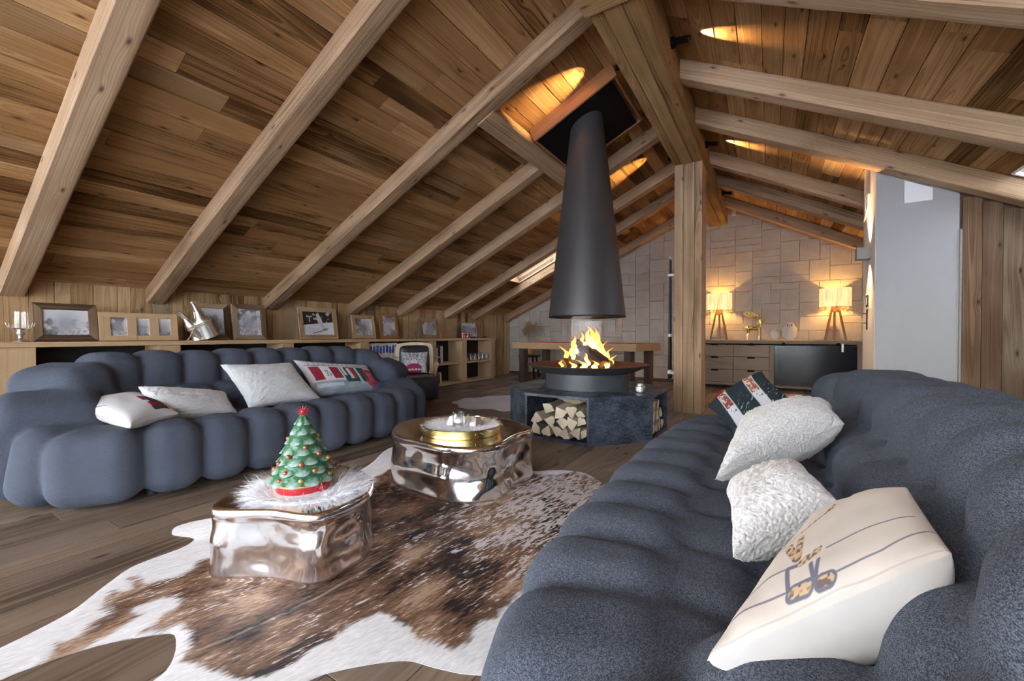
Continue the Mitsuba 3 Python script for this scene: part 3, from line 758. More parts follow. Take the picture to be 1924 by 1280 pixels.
def print_lift(p, n, uv):
    q = mi.Point2f(uv.x*1.25, uv.y-.02)
    def many(w, *l):
        m = mi.Float(0)
        for a in l: m = dr.maximum(m, seg(q, a[0]*1.25, a[1], a[2]*1.25, a[3], w, .004))
        return m
    c = mi.Color3f(.56, .495, .435)*(.94+.12*noise(uv.x*6, uv.y*6))
    ink = many(.006, (.016, .10, .16, .09), (.16, .09, .312, .074), (.54, .062, .753, .082), (.753, .082, .99, .16), (.03, .20, .16, .23), (.16, .23, .27, .22), (.47, .26, .664, .30), (.664, .30, .94, .33))
    dark = many(.013, (.33, .05, .27, .22), (.27, .22, .342, .215), (.342, .214, .43, .282), (.398, .06, .436, .086), (.436, .086, .404, .183), (.449, .062, .442, .188))
    dark = dr.maximum(dark, many(.042, (.345, .058, .412, .052), (.475, .046, .512, .044)))
    art = noise(uv.x*75, uv.y*60)
    tan = many(.026, (.345, .058, .412, .052), (.475, .046, .512, .044), (.345, .225, .42, .262), (.175, .43, .30, .275), (.31, .27, .24, .47), (.345, .70, .36, .75))
    tan = dr.maximum(tan, many(.010, (.08, .43, .348, .69)))
    c = mix(c, (.15, .15, .19), dr.maximum(ink*.9, dark))
    c = mix(c, mix((.16, .12, .11), (.52, .37, .22), smoothstep(.3, .6, art)), tan)
    c = mix(c, (.40, .36, .33), (1-smoothstep(.002, .004, dr.abs(uv.y-.012)))*.6)
    return dr.select(uv.x > 1.5, mi.Color3f(.57, .53, .495), c)
procm('m_print_lift', print_lift, .85, .15)
def print_cat(p, n, uv):
    s = noise(uv.x*34, uv.y*30); c = mix((.34, .34, .37), (.72, .70, .71), smoothstep(.35, .65, s))
    c = mix(c, (.50, .48, .49), ell(uv, .46, .60, .20, .25)*.9)
    ear = dr.maximum(seg(uv, .30, .72, .31, .93, .035), seg(uv, .61, .72, .60, .93, .035))
    c = mix(c, (.36, .35, .36), ear)
    st = smoothstep(.6, .75, noise(uv.x*24, uv.y*8))*ell(uv, .46, .68, .2, .2); c = mix(c, (.18, .17, .19), st)
    c = mix(c, (.75, .73, .72), ell(uv, .46, .46, .14, .11))
    for x in (.37, .55): c = mix(c, (.62, .66, .55), ell(uv, x, .575, .05, .03)); c = mix(c, (.05, .05, .05), ell(uv, x, .575, .02, .028))
    c = mix(c, (.45, .20, .22), ell(uv, .46, .50, .025, .02))
    sw = dr.maximum(ell(uv, .46, .12, .33, .27), rect(uv, .28, .24, .64, .36))
    pat = smoothstep(.3, .35, dr.abs(dr.sin(uv.x*26))*(1-smoothstep(.02, .05, dr.abs(uv.y-.10))))
    c = mix(c, mix((.40, .04, .12), (.72, .66, .68), pat), sw)
    return dr.select(uv.x > 1.5, mi.Color3f(.5, .48, .48), c)
procm('m_print_cat', print_cat, .85, .15)

cushion('red, green and white cushion printed with 35 at the far end of the left sofa', ((-3.62, 2.36, .41), (-3.60, 3.20, .385), (-3.80, 3.11, .67), (-3.80, 2.27, .77)), .15, 'm_print35', seed=1)
cushion('square white boucle cushion leaning in the middle of the left sofa', ((-3.52, 1.74, .41), (-3.50, 2.37, .40), (-3.76, 2.22, .75), (-3.76, 1.64, .765)), .17, 'm_boucle', rough=.012, seed=2)
cushion('oblong white boucle cushion lying low on the left sofa', ((-3.46, 1.10, .44), (-3.50, 1.66, .375), (-3.72, 1.66, .54), (-3.68, 1.10, .65)), .16, 'm_boucle', rough=.012, seed=3)
cushion('off-white cushion with a dark red stripe lying flat on the left sofa', ((-3.82, .78, .55), (-3.19, .92, .465), (-3.36, 1.22, .475), (-3.98, 1.19, .57)), .15, 'm_print_flat', seed=4)
cushion('dark cushion printed with orange and white skis on the right sofa', ((-.15, 2.52, .45), (.13, 2.80, .62), (-.045, 3.13, .77), (-.355, 3.08, .52)), .17, 'm_print_ski', seed=5)
cushion('larger white boucle cushion on the right sofa, behind the other white one', ((-.16, 1.60, .50), (.25, 2.08, .655), (.24, 2.36, .68), (-.115, 2.18, .60)), .22, 'm_boucle', rough=.012, seed=6)
cushion('smaller white boucle cushion on the right sofa, touching the cream printed one', ((-.07, 1.08, .49), (.15, 1.32, .58), (.10, 1.62, .57), (-.115, 1.48, .50)), .19, 'm_boucle', rough=.010, seed=7)
cushion('big cream cushion with grey lines and a chairlift print in the right foreground', ((-.08, .70, .50), (.25, .94, .65), (.265, 1.27, .655), (.105, 1.22, .585)), .24, 'm_print_lift', seed=8, n=70, pinch=.01, fb=(.36, 1.3))

# ------------------------------------------------------------------ fireplace
FX, FY = -1.715, 4.35
fp = thing('fireplace', 'round open fireplace with black cone hood on an octagonal slate hearth', 'fireplace')
def octa(ap, rot=0): return Polygon([(ap/math.cos(PI/8)*math.cos(PI/8+i*PI/4), ap/math.cos(PI/8)*math.sin(PI/8+i*PI/4)) for i in range(8)])
AP = .79
def octslab(ap, z0, z1):
    lo = np.array(octa(ap).exterior.coords)[:-1]
    v = np.vstack([np.c_[lo*s, np.full(8, z)] for s, z in ((1, z0), (1, z1-.004), (.995, z1), (0, z1), (0, z0))])
    f = []
    for r in range(3):
        for i in range(8): f += [[r*8+i, r*8+(i+1) % 8, (r+1)*8+(i+1) % 8], [r*8+i, (r+1)*8+(i+1) % 8, (r+1)*8+i]]
    for i in range(8): f += [[32+i, (i+1) % 8, i]]
    return v+np.array([FX, FY, 0]), np.array(f)
part(fp, 'top_slab', octslab(AP, .413, .44), 'm_slate')
part(fp, 'base_slab', octslab(AP-.005, .0, .028), 'm_slate')
core = octslab(.30, .028, .413)
part(fp, 'core', core, 'm_black_steel')
side = 2*AP*math.tan(PI/8)
for i in range(8):
    a = i*PI/4
    n2, t2 = np.array([math.cos(a), math.sin(a), 0]), np.array([-math.sin(a), math.cos(a), 0])
    C = np.array([FX, FY, .2205])
    R = np.stack([t2, n2, (0, 0, 1)], 1)
    if i % 2: part(fp, 'panel', cbox(C+n2*(AP-.018), (side-.012, .022, .385), .002, R), 'm_slate')
    else:
        for s in (-1, 1):
            part(fp, 'niche_wall', cbox(C+n2*(AP-.235)+t2*s*(side/2-.010), (.018, .45, .385), .002, R), 'm_slate')
at = lambda m: move(m, None, (FX, FY, 0))
part(fp, 'plinth', at(lathe([(0, .44), (.445, .44), (.445, .600), (0, .600)], 96)), 'm_plinth', smooth=40)
part(fp, 'fire_bowl', at(lathe([(0, .598), (.40, .598), (.47, .606), (.57, .643), (.654, .683), (.655, .690), (.648, .690), (.56, .654), (.46, .620), (.38, .613), (0, .613)], 96)), 'm_rust', smooth=40)
part(fp, 'bowl_rim', at(lathe([(.36, .594), (.47, .602), (.57, .639), (.655, .680), (.656, .686), (.57, .643), (.47, .606)], 96)), 'm_black_steel', smooth=True)
part(fp, 'glass_cylinder', at(lathe([(.372, .622), (.372, 1.215)], 96)), 'm_fire_glass', smooth=True)
hood = [(.0, 1.26), (.385, 1.22), (.398, 1.200), (.412, 1.198), (.413, 1.215), (.400, 1.33), (.352, 1.75), (.300, 2.20), (.243, 2.70), (.196, 3.10), (.160, 3.42), (.158, 3.6)]
part(fp, 'hood', at(lathe(hood, 96)), 'm_black_steel', smooth=30)
part(fp, 'hood_lip', at(lathe([(.378, 1.195), (.412, 1.195), (.415, 1.203), (.412, 1.212)], 96)), 'm_black_plain', smooth=True)
# ash bed
def bed(r, z0, amp, n=40, seed=0):
    g = np.linspace(0, 1, 18); a = np.arange(n)*2*PI/n
    v = np.stack([(g[:, None]*r*np.cos(a)), (g[:, None]*r*np.sin(a)), np.zeros((18, n))], -1)
    v[..., 2] = z0+amp*(meshkit.fbm(v*22+seed, 3, seed)-.2)*(1-g[:, None]**3)
    m = lathe(np.c_[g*r, g], n); return v.reshape(-1, 3)+np.array([FX, FY, 0]), m[1]
ash = thing('ash_bed', 'bed of dark ash and cinders in the fire bowl', 'ash', kind='stuff'); labels[ash]['category'] = 'ash'
flat('m_ash', (.035, .030, .028), .95, .05)
solo(ash, bed(.35, .622, .05), 'm_ash', smooth=True)

# split logs
scene['m_log'] = {'type': 'twosided', 'bsdf': {'type': 'principled', 'base_color': {'type': 'mesh_attribute', 'name': 'vertex_color'}, 'roughness': .85, 'specular': .15}}
def log_mesh(L, r, seed, spread=100, cols=None):
    """quarter-split log along +y: bark round the arc, pale split faces and end grain; per-vertex colours."""
    g = np.random.default_rng(seed)
    a = np.radians(np.linspace(-spread/2, spread/2, 7))+PI/2
    ring = [(0, 0)]+[(r*math.cos(x)*g.uniform(.93, 1.05), r*math.sin(x)*g.uniform(.93, 1.05)) for x in a]
    ring = np.array(ring)-np.array([0, r*.55]); m = len(ring)
    bark, split, end = cols or ((.20, .165, .13), (.46, .37, .26), (.60, .50, .35))
    tint = g.uniform(.8, 1.15)
    ys = np.linspace(-L/2, L/2, 7); V, C, F = [], [], []
    bow = g.uniform(-.02, .02)
    def strip(idx, col):
        n0 = len(V)
        for y in ys:
            for q in idx:
                p = ring[q]+(np.array(meshkit.noise(np.array([[q*3.1, y*9, seed], [q*2.3+9, y*9, seed]])))-.5)*.014
                V.append((p[0]+bow*math.cos(y/L*PI), y, p[1]))
                C.append(np.array(col)*tint*g.uniform(.75, 1.15))
        k = len(idx)
        for i in range(len(ys)-1):
            for j in range(k-1): F.extend([[n0+i*k+j, n0+(i+1)*k+j, n0+(i+1)*k+j+1], [n0+i*k+j, n0+(i+1)*k+j+1, n0+i*k+j+1]])
    strip(list(range(1, m)), bark); strip([0, 1], split); strip([m-1, 0], split)
    for y, s in ((ys[0], 1), (ys[-1], -1)):
        n0 = len(V)
        for q in range(m): 
            p = ring[q]+(np.array(meshkit.noise(np.array([[q*3.1, y*9, seed], [q*2.3+9, y*9, seed]])))-.5)*.014
            V.append((p[0]+bow*math.cos(y/L*PI), y, p[1])); C.append(np.array(end)*tint*g.uniform(.9, 1.08))
        for q in range(1, m-1): F.append([n0, n0+q, n0+q+1][::s])
    return np.array(V), np.array(F), np.array(C)
def log_thing(label, group, L, r, seed, c, rot, roll, tip=0., cols=None, spread=100):
    k = thing('firewood_log' if cols is None else 'burning_log', label, 'log', group)
    v, f, C = log_mesh(L, r, seed, spread, cols)
    v = v @ roty(roll).T @ rotx(tip).T @ rotz(rot).T+np.array(c)
    scene[k] = mikit.ply((v, f), 'm_log', color=C)
yl = FY-AP+.22
spots = [(-.225, .095, 60, .085), (-.105, .085, 200, .085), (.00, .090, 20, .075), (.09, .082, 190, .08), (.20, .092, -30, .085), (.265, .10, 120, .06),
         (-.21, .200, 170, .085), (-.075, .185, 100, .09), (.06, .175, 0, .08), (.165, .190, 250, .085), (.245, .205, 40, .07),
         (-.10, .300, 20, .08), (.03, .275, 150, .095), (.15, .285, -10, .095), (.235, .275, 190, .055)]
for i, (dx, z, ro, r) in enumerate(spots):
    row = ('bottom', 'middle', 'top')[(i > 5)+(i > 10)]; j = i-(0, 6, 11)[(i > 5)+(i > 10)]
    log_thing(f'split firewood log in the front niche of the hearth, {row} row, {("first", "second", "third", "fourth", "fifth", "sixth")[j]} from the left', 'logs in the front niche', .40, r*1.28, 100+i, (FX+dx, yl+(i % 3)*.012, z), 0, math.radians(ro), spread=[78, 64, 92][i % 3])
log_thing('loose split log lying crosswise on top at the back of the front niche', None, .3, .075, 131, (FX+.02, yl+.12, .352), 1.2, .4)
for i, (dy, z, ro, r) in enumerate([(-.2, .10, 30, .085), (-.08, .09, 200, .08), (.06, .1, 90, .085), (.19, .09, 10, .08), (-.17, .215, 120, .085), (-.03, .2, 40, .08), (.12, .21, 190, .085), (-.16, .32, 0, .08), (.0, .31, 140, .07)]):
    log_thing('split firewood log in the right-hand niche of the hearth', 'logs in the right niche', .38, r*1.2, 160+i, (FX+AP-.22, FY+dy, z), PI/2, math.radians(ro))
# burning logs and flames
BL = ((.05, .038, .032), (.16, .105, .07), (.22, .15, .10))
Rt = np.array([math.cos(YAW), -math.sin(YAW), 0]); Fd = np.array([math.sin(YAW), math.cos(YAW), 0])
fpos = lambda r, d, z: np.array([FX, FY, 0])+Rt*r+Fd*d+np.array([0, 0, z])
def burning(label, p, q, r, seed, roll):
    d = q-p; L = np.linalg.norm(d); k = thing('burning_log', label, 'log')
    v, f, C = log_mesh(L, r, seed, 120, BL)
    y = d/L; x = unit(np.cross(y, (0, 0, 1))); z = np.cross(x, y)
    scene[k] = mikit.ply((v @ roty(roll).T @ np.stack([x, y, z], 1).T+(p+q)/2, f), 'm_log', color=C)
burning('charred log leaning steeply in the middle of the fire', fpos(-.075, .12, .93), fpos(.13, -.20, .70), .085, 7, .3)
burning('dark log lying at the left of the fire', fpos(-.26, -.06, .69), fpos(-.06, .16, .73), .075, 8, 1.0)
burning('pale-ended log leaning at the right of the fire', fpos(.05, .16, .86), fpos(.24, -.10, .69), .07, 9, -.5)
burning('half-buried log across the back of the fire', fpos(-.2, .18, .68), fpos(.2, .2, .70), .07, 10, .0)
fi = thing('fire', 'yellow and orange flames burning around the logs behind the glass', 'fire')
def tongue(base, h, w, lean, seed, hot):
    g = np.random.default_rng(seed); n, s = 22, 10
    t = np.linspace(0, 1, n)
    prof = w*(np.sin(np.clip(t*1.25+.12, 0, 1.25)**.8*PI*.78)*.9+.1)*(1-t**3)
    pts = np.array([base+np.array([0, 0, 1])*h*x+Rt*(lean*x*x+.035*math.sin(x*7+seed)*x)+Fd*(.03*math.sin(x*5+seed*2)*x) for x in t])
    th = np.arange(s)*2*PI/s
    wob = 1+.35*(meshkit.noise(np.stack(np.meshgrid(t*6, np.arange(s)*.9, [seed*1.7], indexing='ij'), -1)[:, :, 0])-.5)*2
    v = pts[:, None]+(prof[:, None]*wob)[..., None]*(np.cos(th)[None, :, None]*Rt+.35*np.sin(th)[None, :, None]*Fd)
    i, j = np.meshgrid(np.arange(n-1), np.arange(s), indexing='ij')
    q = np.stack([i*s+j, i*s+(j+1) % s, (i+1)*s+(j+1) % s, (i+1)*s+j], -1).reshape(-1, 4)
    f = np.vstack([q[:, [0, 1, 2]], q[:, [0, 2, 3]]])
    k = np.clip(1-t*1.05, 0, 1)[:, None]*np.ones(s)
    k = np.clip(k*hot+.25*(meshkit.noise(v*30, seed)-.5), 0, 1)
    stops = np.array([(.55, .11, .012), (1.5, .42, .045), (2.6, 1.15, .18), (3.4, 2.3, .75)])
    x = k*3; a = np.clip(x.astype(int), 0, 2); C = stops[a]+(stops[a+1]-stops[a])*(x-a)[..., None]
    return v.reshape(-1, 3), f, C.reshape(-1, 3)*FIRE*1.0
flat('m_flame', (0, 0, 0), 1, 0)
FL = [(.075, .06, .74, .34, .048, .01, 1.1), (.055, .10, .84, .28, .030, -.02, .9), (.11, .05, .70, .30, .040, .05, 1.05), (.135, .02, .70, .24, .028, .06, .9), (.03, .14, .88, .22, .024, .03, .7),
      (-.085, .05, .80, .20, .030, -.05, .75), (-.115, -.02, .74, .20, .026, -.05, .7), (-.05, .12, .86, .18, .024, .05, .8), (-.17, .03, .72, .17, .022, -.05, .55), (-.02, .0, .86, .12, .02, -.02, .8),
      (.185, .05, .70, .17, .022, .05, .6), (.21, -.03, .68, .11, .016, .03, .6), (.165, -.12, .66, .12, .022, .02, .9), (.04, -.24, .645, .10, .03, -.04, .95), (-.05, -.22, .645, .10, .030, -.05, 1.0),
      (-.13, -.16, .65, .08, .024, -.02, .8), (.13, -.22, .64, .09, .022, .03, .9), (-.22, -.10, .66, .08, .016, -.02, .5), (.0, -.14, .68, .14, .02, -.08, .95)]
tg_ = [tongue(fpos(r*1.28, d, z), h*1.04, w*1.2, lean, i+3, hot) for i, (r, d, z, h, w, lean, hot) in enumerate(FL)]
fm = merge([t[:2] for t in tg_])
part(fi, 'flames', fm, 'm_flame', smooth=True, kind='stuff', label='licking yellow and orange flames', color=np.vstack([t[2] for t in tg_]), emitter={'type': 'area', 'radiance': {'type': 'mesh_attribute', 'name': 'vertex_color'}, 'sampling_weight': 1.5})
v, f = bed(.27, .640, .05, seed=5)
gl = np.clip((meshkit.fbm(v*40, 3, 9)-.45)*4, 0, 1)[:, None]
part(fi, 'embers', (v+np.array([0, 0, -.004]), f), 'm_ash', smooth=True, color=gl*np.array([[2.2, .50, .06]])*FIRE, emitter={'type': 'area', 'radiance': {'type': 'mesh_attribute', 'name': 'vertex_color'}, 'sampling_weight': .3})

# ------------------------------------------------------------------ hides on the floor
def hide(label, outline, brown, bsdf, seed, h=.016, lift=.004, roan=None):
    k = thing('cowhide_rug', label, 'rug')
    P = Polygon(outline).buffer(0)
    from shapely import contains_xy
    x0, y0, x1, y1 = P.bounds
    # smooth the outline
    o = np.array(P.exterior.coords)[:-1]
    for _ in range(2): o = np.stack([.75*o+.25*np.roll(o, -1, 0), .25*o+.75*np.roll(o, -1, 0)], 1).reshape(-1, 2)
    P = Polygon(o).buffer(0)
    n = max(80, int(P.length/.02))
    ring = np.array([P.exterior.interpolate(i/n, normalized=True).coords[0] for i in range(n)])
    gx, gy = np.meshgrid(np.arange(x0, x1, h), np.arange(y0, y1, h), indexing='ij')
    pts = np.stack([gx.ravel(), gy.ravel()], 1)+rng.uniform(-.2, .2, (gx.size, 2))*h
    inn = contains_xy(P.buffer(-.012), pts[:, 0], pts[:, 1])
    pts = np.vstack([ring, pts[inn]])
    from scipy.spatial import Delaunay, cKDTree
    tri = Delaunay(pts).simplices
    cen = pts[tri].mean(1); tri = tri[contains_xy(P, cen[:, 0], cen[:, 1])]
    e1, e2 = pts[tri[:, 1]]-pts[tri[:, 0]], pts[tri[:, 2]]-pts[tri[:, 0]]
    cr = e1[:, 0]*e2[:, 1]-e1[:, 1]*e2[:, 0]; tri[cr < 0] = tri[cr < 0][:, ::-1]; tri = tri[np.abs(cr) > 1e-9]
    de = cKDTree(ring).query(pts)[0]
    z = lift+.004*np.minimum(de/.02, 1)+.010*np.maximum(meshkit.fbm(np.c_[pts*2.2, pts[:, :1]*0+seed], 3, seed)-.45, 0)*np.minimum(de/.15, 1)
    # signed distance to the brown areas
    best = np.full(len(pts), -9.)
    for b in brown:
        bb = Polygon(b).buffer(0)
        br = np.vstack([np.array([q.exterior.interpolate(i/400, normalized=True).coords[0] for i in range(400)]) for q in getattr(bb, 'geoms', [bb])])
        d = cKDTree(br).query(pts)[0]; s = contains_xy(bb, pts[:, 0], pts[:, 1])
        best = np.maximum(best, np.where(s, d, -d))
    ro = np.zeros(len(pts)) if roan is None else roan(pts)
    m = len(pts)
    # a thin skin with an underside
    v = np.vstack([np.c_[pts, z], np.c_[ring, np.full(n, .001)]])
    jj = np.arange(n); sk = np.vstack([np.stack([jj, m+jj, m+(jj+1) % n], 1), np.stack([jj, m+(jj+1) % n, (jj+1) % n], 1)])
    uv = np.vstack([np.c_[best, ro], np.c_[best[:n], ro[:n]]])
    solo(k, (v, np.vstack([tri, sk]), uv), bsdf, smooth=True)
    return k
def hair(p, ang, L, W):
    c, s = math.cos(ang), math.sin(ang)
    a, b = p.x*c+p.y*s, -p.x*s+p.y*c
    bend = noise(p.x*3, p.y*3)-.5
    return noise(a*L+bend*4, b*W+bend*6)
def hide_main(p, n, uv):
    s1, s2, s3 = hair(p, 1.35, 34, 150), hair(p, 1.15, 80, 330), hair(p, 1.5, 18, 70)
    big = fbm(p.x*6, p.y*6, 3, 3)
    e = uv.x/.04+3.4*(big-.5)+.8*(s1-.5)
    br = smoothstep(-.45, .45, e)
    tone = .62*fbm(p.x*8, p.y*5, 1, 3)+.18*s1+.12*s2+.1*s3
    col = mix(mix((.020, .013, .012), (.15, .082, .050), smoothstep(.30, .55, tone)), (.36, .235, .155), smoothstep(.52, .74, tone))
    grain = .34*s1+.22*s2+.24*s3+.35*fbm(p.x*11, p.y*8, 7, 3)-.08
    thr = .78-.34*uv.y
    ra = smoothstep(thr-.07, thr+.07, grain)
    col = mix(col, (.56, .51, .49), ra*.85)
    white = mix((.60, .58, .565), (.72, .70, .69), s1)
    spine = (1-smoothstep(.003, .012, dr.abs(p.x+1.46-.10*(p.y-1.2)+.03*dr.sin(p.y*5))))*smoothstep(.9, .7, dr.abs(p.y-1.4))
    return mix(mix(white, col, br), (.5, .43, .38), spine*.35*s1*br)*(.92+.16*s2)
procm('m_hide', hide_main, .8, .2, bump=lambda p, n, uv: hair(p, 1.35, 30, 260), bscale=.0012, beps=.001, sheen=.3)
def hide_grey(p, n, uv):
    s = hair(p, .4, 14, 90); b = fbm(p.x*4, p.y*4, 2, 3)
    return mix((.42, .37, .345), (.62, .59, .58), .5*s+.6*b)
procm('m_hide_grey', hide_grey, .8, .2)
R1 = [(-2.081, 0.274), (-2.116, 0.395), (-2.149, 0.463), (-2.226, 0.538), (-2.272, 0.591), (-2.323, 0.648), (-2.342, 0.701), (-2.341, 0.86), (-2.364, 0.904), (-2.4, 0.933), (-2.466, 0.914), (-2.528, 0.886), (-2.581, 0.897), (-2.636, 0.932), (-2.63, 1.007), (-2.595, 1.066), (-2.55, 1.2), (-2.52, 1.5), (-2.53, 1.85), (-2.60, 2.15), (-2.812, 2.463), (-2.892, 2.647), (-2.65, 2.818), (-2.2, 2.72), (-1.861, 2.62), (-1.473, 2.676), (-1.372, 2.794), (-1.273, 2.841), (-1.162, 2.867), (-1.041, 2.794), (-0.939, 2.709), (-0.90, 2.658), (-0.80, 2.605), (-0.70, 2.50), (-.62, 2.3), (-.72, 2.0), (-.70, 1.6), (-.66, 1.3), (-.58, 1.1), (-.72, .98), (-0.879, 0.933), (-0.942, 0.926), (-1.057, 0.823), (-1.148, 0.707), (-1.12, .50), (-1.10, .25), (-1.22, .12), (-1.40, .12), (-1.47, .30), (-1.509, 0.484), (-1.521, 0.517), (-1.579, 0.557), (-1.64, 0.581), (-1.698, 0.597), (-1.735, 0.562), (-1.833, 0.458), (-1.879, 0.328), (-1.896, 0.249), (-1.86, .08), (-1.96, .02), (-2.06, .1)]
B1 = [(-1.877, 0.329), (-1.935, 0.364), (-1.918, 0.428), (-1.958, 0.472), (-1.964, 0.537), (-1.91, 0.609), (-1.879, 0.595), (-1.843, 0.504), (-1.824, 0.472)]
B2 = [(-2.183, 0.532), (-2.196, 0.576), (-2.14, 0.597), (-2.24, 0.625), (-2.215, 0.662), (-2.13, 0.664), (-2.083, 0.796), (-2.105, 0.863), (-2.0, 0.95), (-2.039, 1.238), (-2.355, 1.973), (-2.36, 2.172), (-1.723, 2.5), (-1.434, 2.64), (-1.2, 2.82), (-1.009, 2.738), (-0.88, 2.669), (-0.80, 2.3), (-0.80, 1.6), (-0.80, 1.22), (-0.86, 1.05), (-0.967, 0.993), (-1.034, 1.017), (-1.099, 1.004), (-1.163, 1.007), (-1.209, 0.896), (-1.26, 0.777), (-1.221, 0.722), (-1.235, 0.652), (-1.317, 0.604), (-1.42, 0.607), (-1.516, 0.548), (-1.56, 0.58), (-1.64, 0.60), (-1.698, 0.61), (-1.781, 0.513), (-1.863, 0.604), (-1.845, 0.65), (-1.942, 0.625), (-1.973, 0.559), (-2.088, 0.523)]
hide('large brown and white brindled cowhide under the two chrome tables', R1, [B1, B2], 'm_hide', 2,
     roan=lambda q: np.clip((q[:, 1]-1.15)/.9, 0, 1)*np.clip((q[:, 0]+1.75)/.5, 0, 1)*.85+.12+.45*np.clip(1-np.hypot(q[:, 0]+1.9, q[:, 1]-.75)/.3, 0, 1))
R2 = [(-4.05, 4.80), (-4.06, 5.05), (-4.16, 5.33), (-3.95, 5.40), (-3.955, 5.656), (-3.642, 5.97), (-3.3, 6.1), (-2.7, 5.9), (-2.45, 5.5), (-2.55, 5.0), (-2.763, 4.9), (-2.895, 4.746), (-2.964, 4.581), (-3.202, 4.72), (-3.32, 4.626), (-3.455, 4.495), (-3.716, 4.581), (-3.814, 4.75)]
hide('pale grey cowhide on the floor left of the hearth', R2, [R2], 'm_hide_grey', 5, h=.05)

# ------------------------------------------------------------------ chrome coffee tables
def spline_ring(pts, n=220):
    from scipy.interpolate import splprep, splev
    p = np.array(pts+pts[:1])
    tck, _ = splprep(p.T, s=len(p)*.00003, per=True)
    return np.stack(splev(np.linspace(0, 1, n, endpoint=False), tck), 1)
def molten_table(label, top, H, seed, waist):
    k = thing('coffee_table', label, 'coffee table')
    r = spline_ring(top); c = Polygon(r).centroid; c = np.array([c.x, c.y])
    if Polygon(r).exterior.is_ccw is False: r = r[::-1]
    n = len(r); d = r-c
    rows = []
    for t in np.linspace(0, 1, 30):
        z = H*t
        s = 1-.035*math.sin(PI*t)+.015*(1-t)
        dd = meshkit.fbm(np.c_[d*5.5, np.full(n, z*7+seed)], 2, seed)-.5
        lump = np.exp(-((t-.35)/.3)**2)
        q = c+d*(s+(waist*dd*1.5*math.sin(PI*min(1, t*1.02)))[:, None])
        if t > .86: q = c+(q-c)*(1+.012*math.sin((t-.86)/.14*PI))
        rows.append(np.c_[q, np.full(n, z)])
    rr = rows[-1][:, :2]
    for a, dz in ((.991, .006), (.975, .0095), (.955, .0095), (.90, .008), (.6, .008), (.3, .008)):
        rows.append(np.c_[c+(rr-c)*a, np.full(n, H+dz)])
    for i in range(1, 4):  # rounded foot
        rows[0][:, :2] = c+(rows[1][:, :2]-c)*.985
    rows = np.array(rows); m = len(rows)
    v = np.vstack([rows.reshape(-1, 3), [np.r_[c, H+.008]]])
    i, j = np.meshgrid(np.arange(m-1), np.arange(n), indexing='ij')
    q = np.stack([i*n+j, i*n+(j+1) % n, (i+1)*n+(j+1) % n, (i+1)*n+j], -1).reshape(-1, 4)
    jj = np.arange(n)
    f = np.vstack([q[:, [0, 1, 2]], q[:, [0, 2, 3]], np.stack([(m-1)*n+jj, (m-1)*n+(jj+1) % n, np.full(n, m*n)], 1)])
    solo(k, (v+np.array([0, 0, .009]), f), 'm_chrome', smooth=True)
    return k
T1 = [(-1.967, 0.814), (-2.027, 0.885), (-2.098, 1.009), (-2.20, 1.131), (-2.24, 1.24), (-2.18, 1.38), (-2.02, 1.45), (-1.862, 1.459), (-1.729, 1.431), (-1.615, 1.355), (-1.527, 1.246), (-1.515, 1.127), (-1.507, 1.016), (-1.578, 0.955), (-1.702, 0.931), (-1.765, 0.901), (-1.865, 0.831), (-1.923, 0.804)]
T2 = [(-2.228, 2.035), (-2.36, 2.22), (-2.405, 2.408), (-2.33, 2.55), (-2.1, 2.72), (-1.845, 2.834), (-1.74, 2.803), (-1.613, 2.726), (-1.44, 2.631), (-1.401, 2.544), (-1.429, 2.39), (-1.403, 2.248), (-1.388, 2.088), (-1.432, 1.996), (-1.549, 1.911), (-1.645, 1.89), (-1.771, 1.907), (-1.907, 1.909), (-2.087, 1.936)]
molten_table('chrome molten-shaped coffee table with the ceramic Christmas tree on it', T1, .276, 3, .085)
molten_table('chrome molten-shaped coffee table with the round brass tray on it', T2, .326, 8, .075)
def blades(pts, dirs, L, w, seed, bend=.5):
    """thin curved hairs, 3 segments each"""
    g = np.random.default_rng(seed); V, F = [], []
    n = len(pts)
    L = L*g.uniform(.6, 1.2, n)
    side = np.cross(dirs, g.normal(size=(n, 3))); side /= np.linalg.norm(side, axis=1, keepdims=True)
    p = pts.copy(); d = dirs.copy(); rows = []
    for s in range(4):
        ww = w*(1-s/3.2)
        rows += [p-side*ww[..., None] if np.ndim(ww) else p-side*ww, p+side*ww]
        d = d+np.array([0, 0, -bend*.28])+g.normal(size=(n, 3))*.12; d /= np.linalg.norm(d, axis=1, keepdims=True)
        p = p+d*(L/3)[:, None]
    V = np.stack(rows, 1).reshape(-1, 3)
    b = np.arange(n)[:, None]*8
    F = np.vstack([np.concatenate([b+[2*s, 2*s+1, 2*s+3] for s in range(3)]), np.concatenate([b+[2*s, 2*s+3, 2*s+2] for s in range(3)])])
    V[:, 2] = np.maximum(V[:, 2], pts[:, 2].min()+.001)
    return V, F
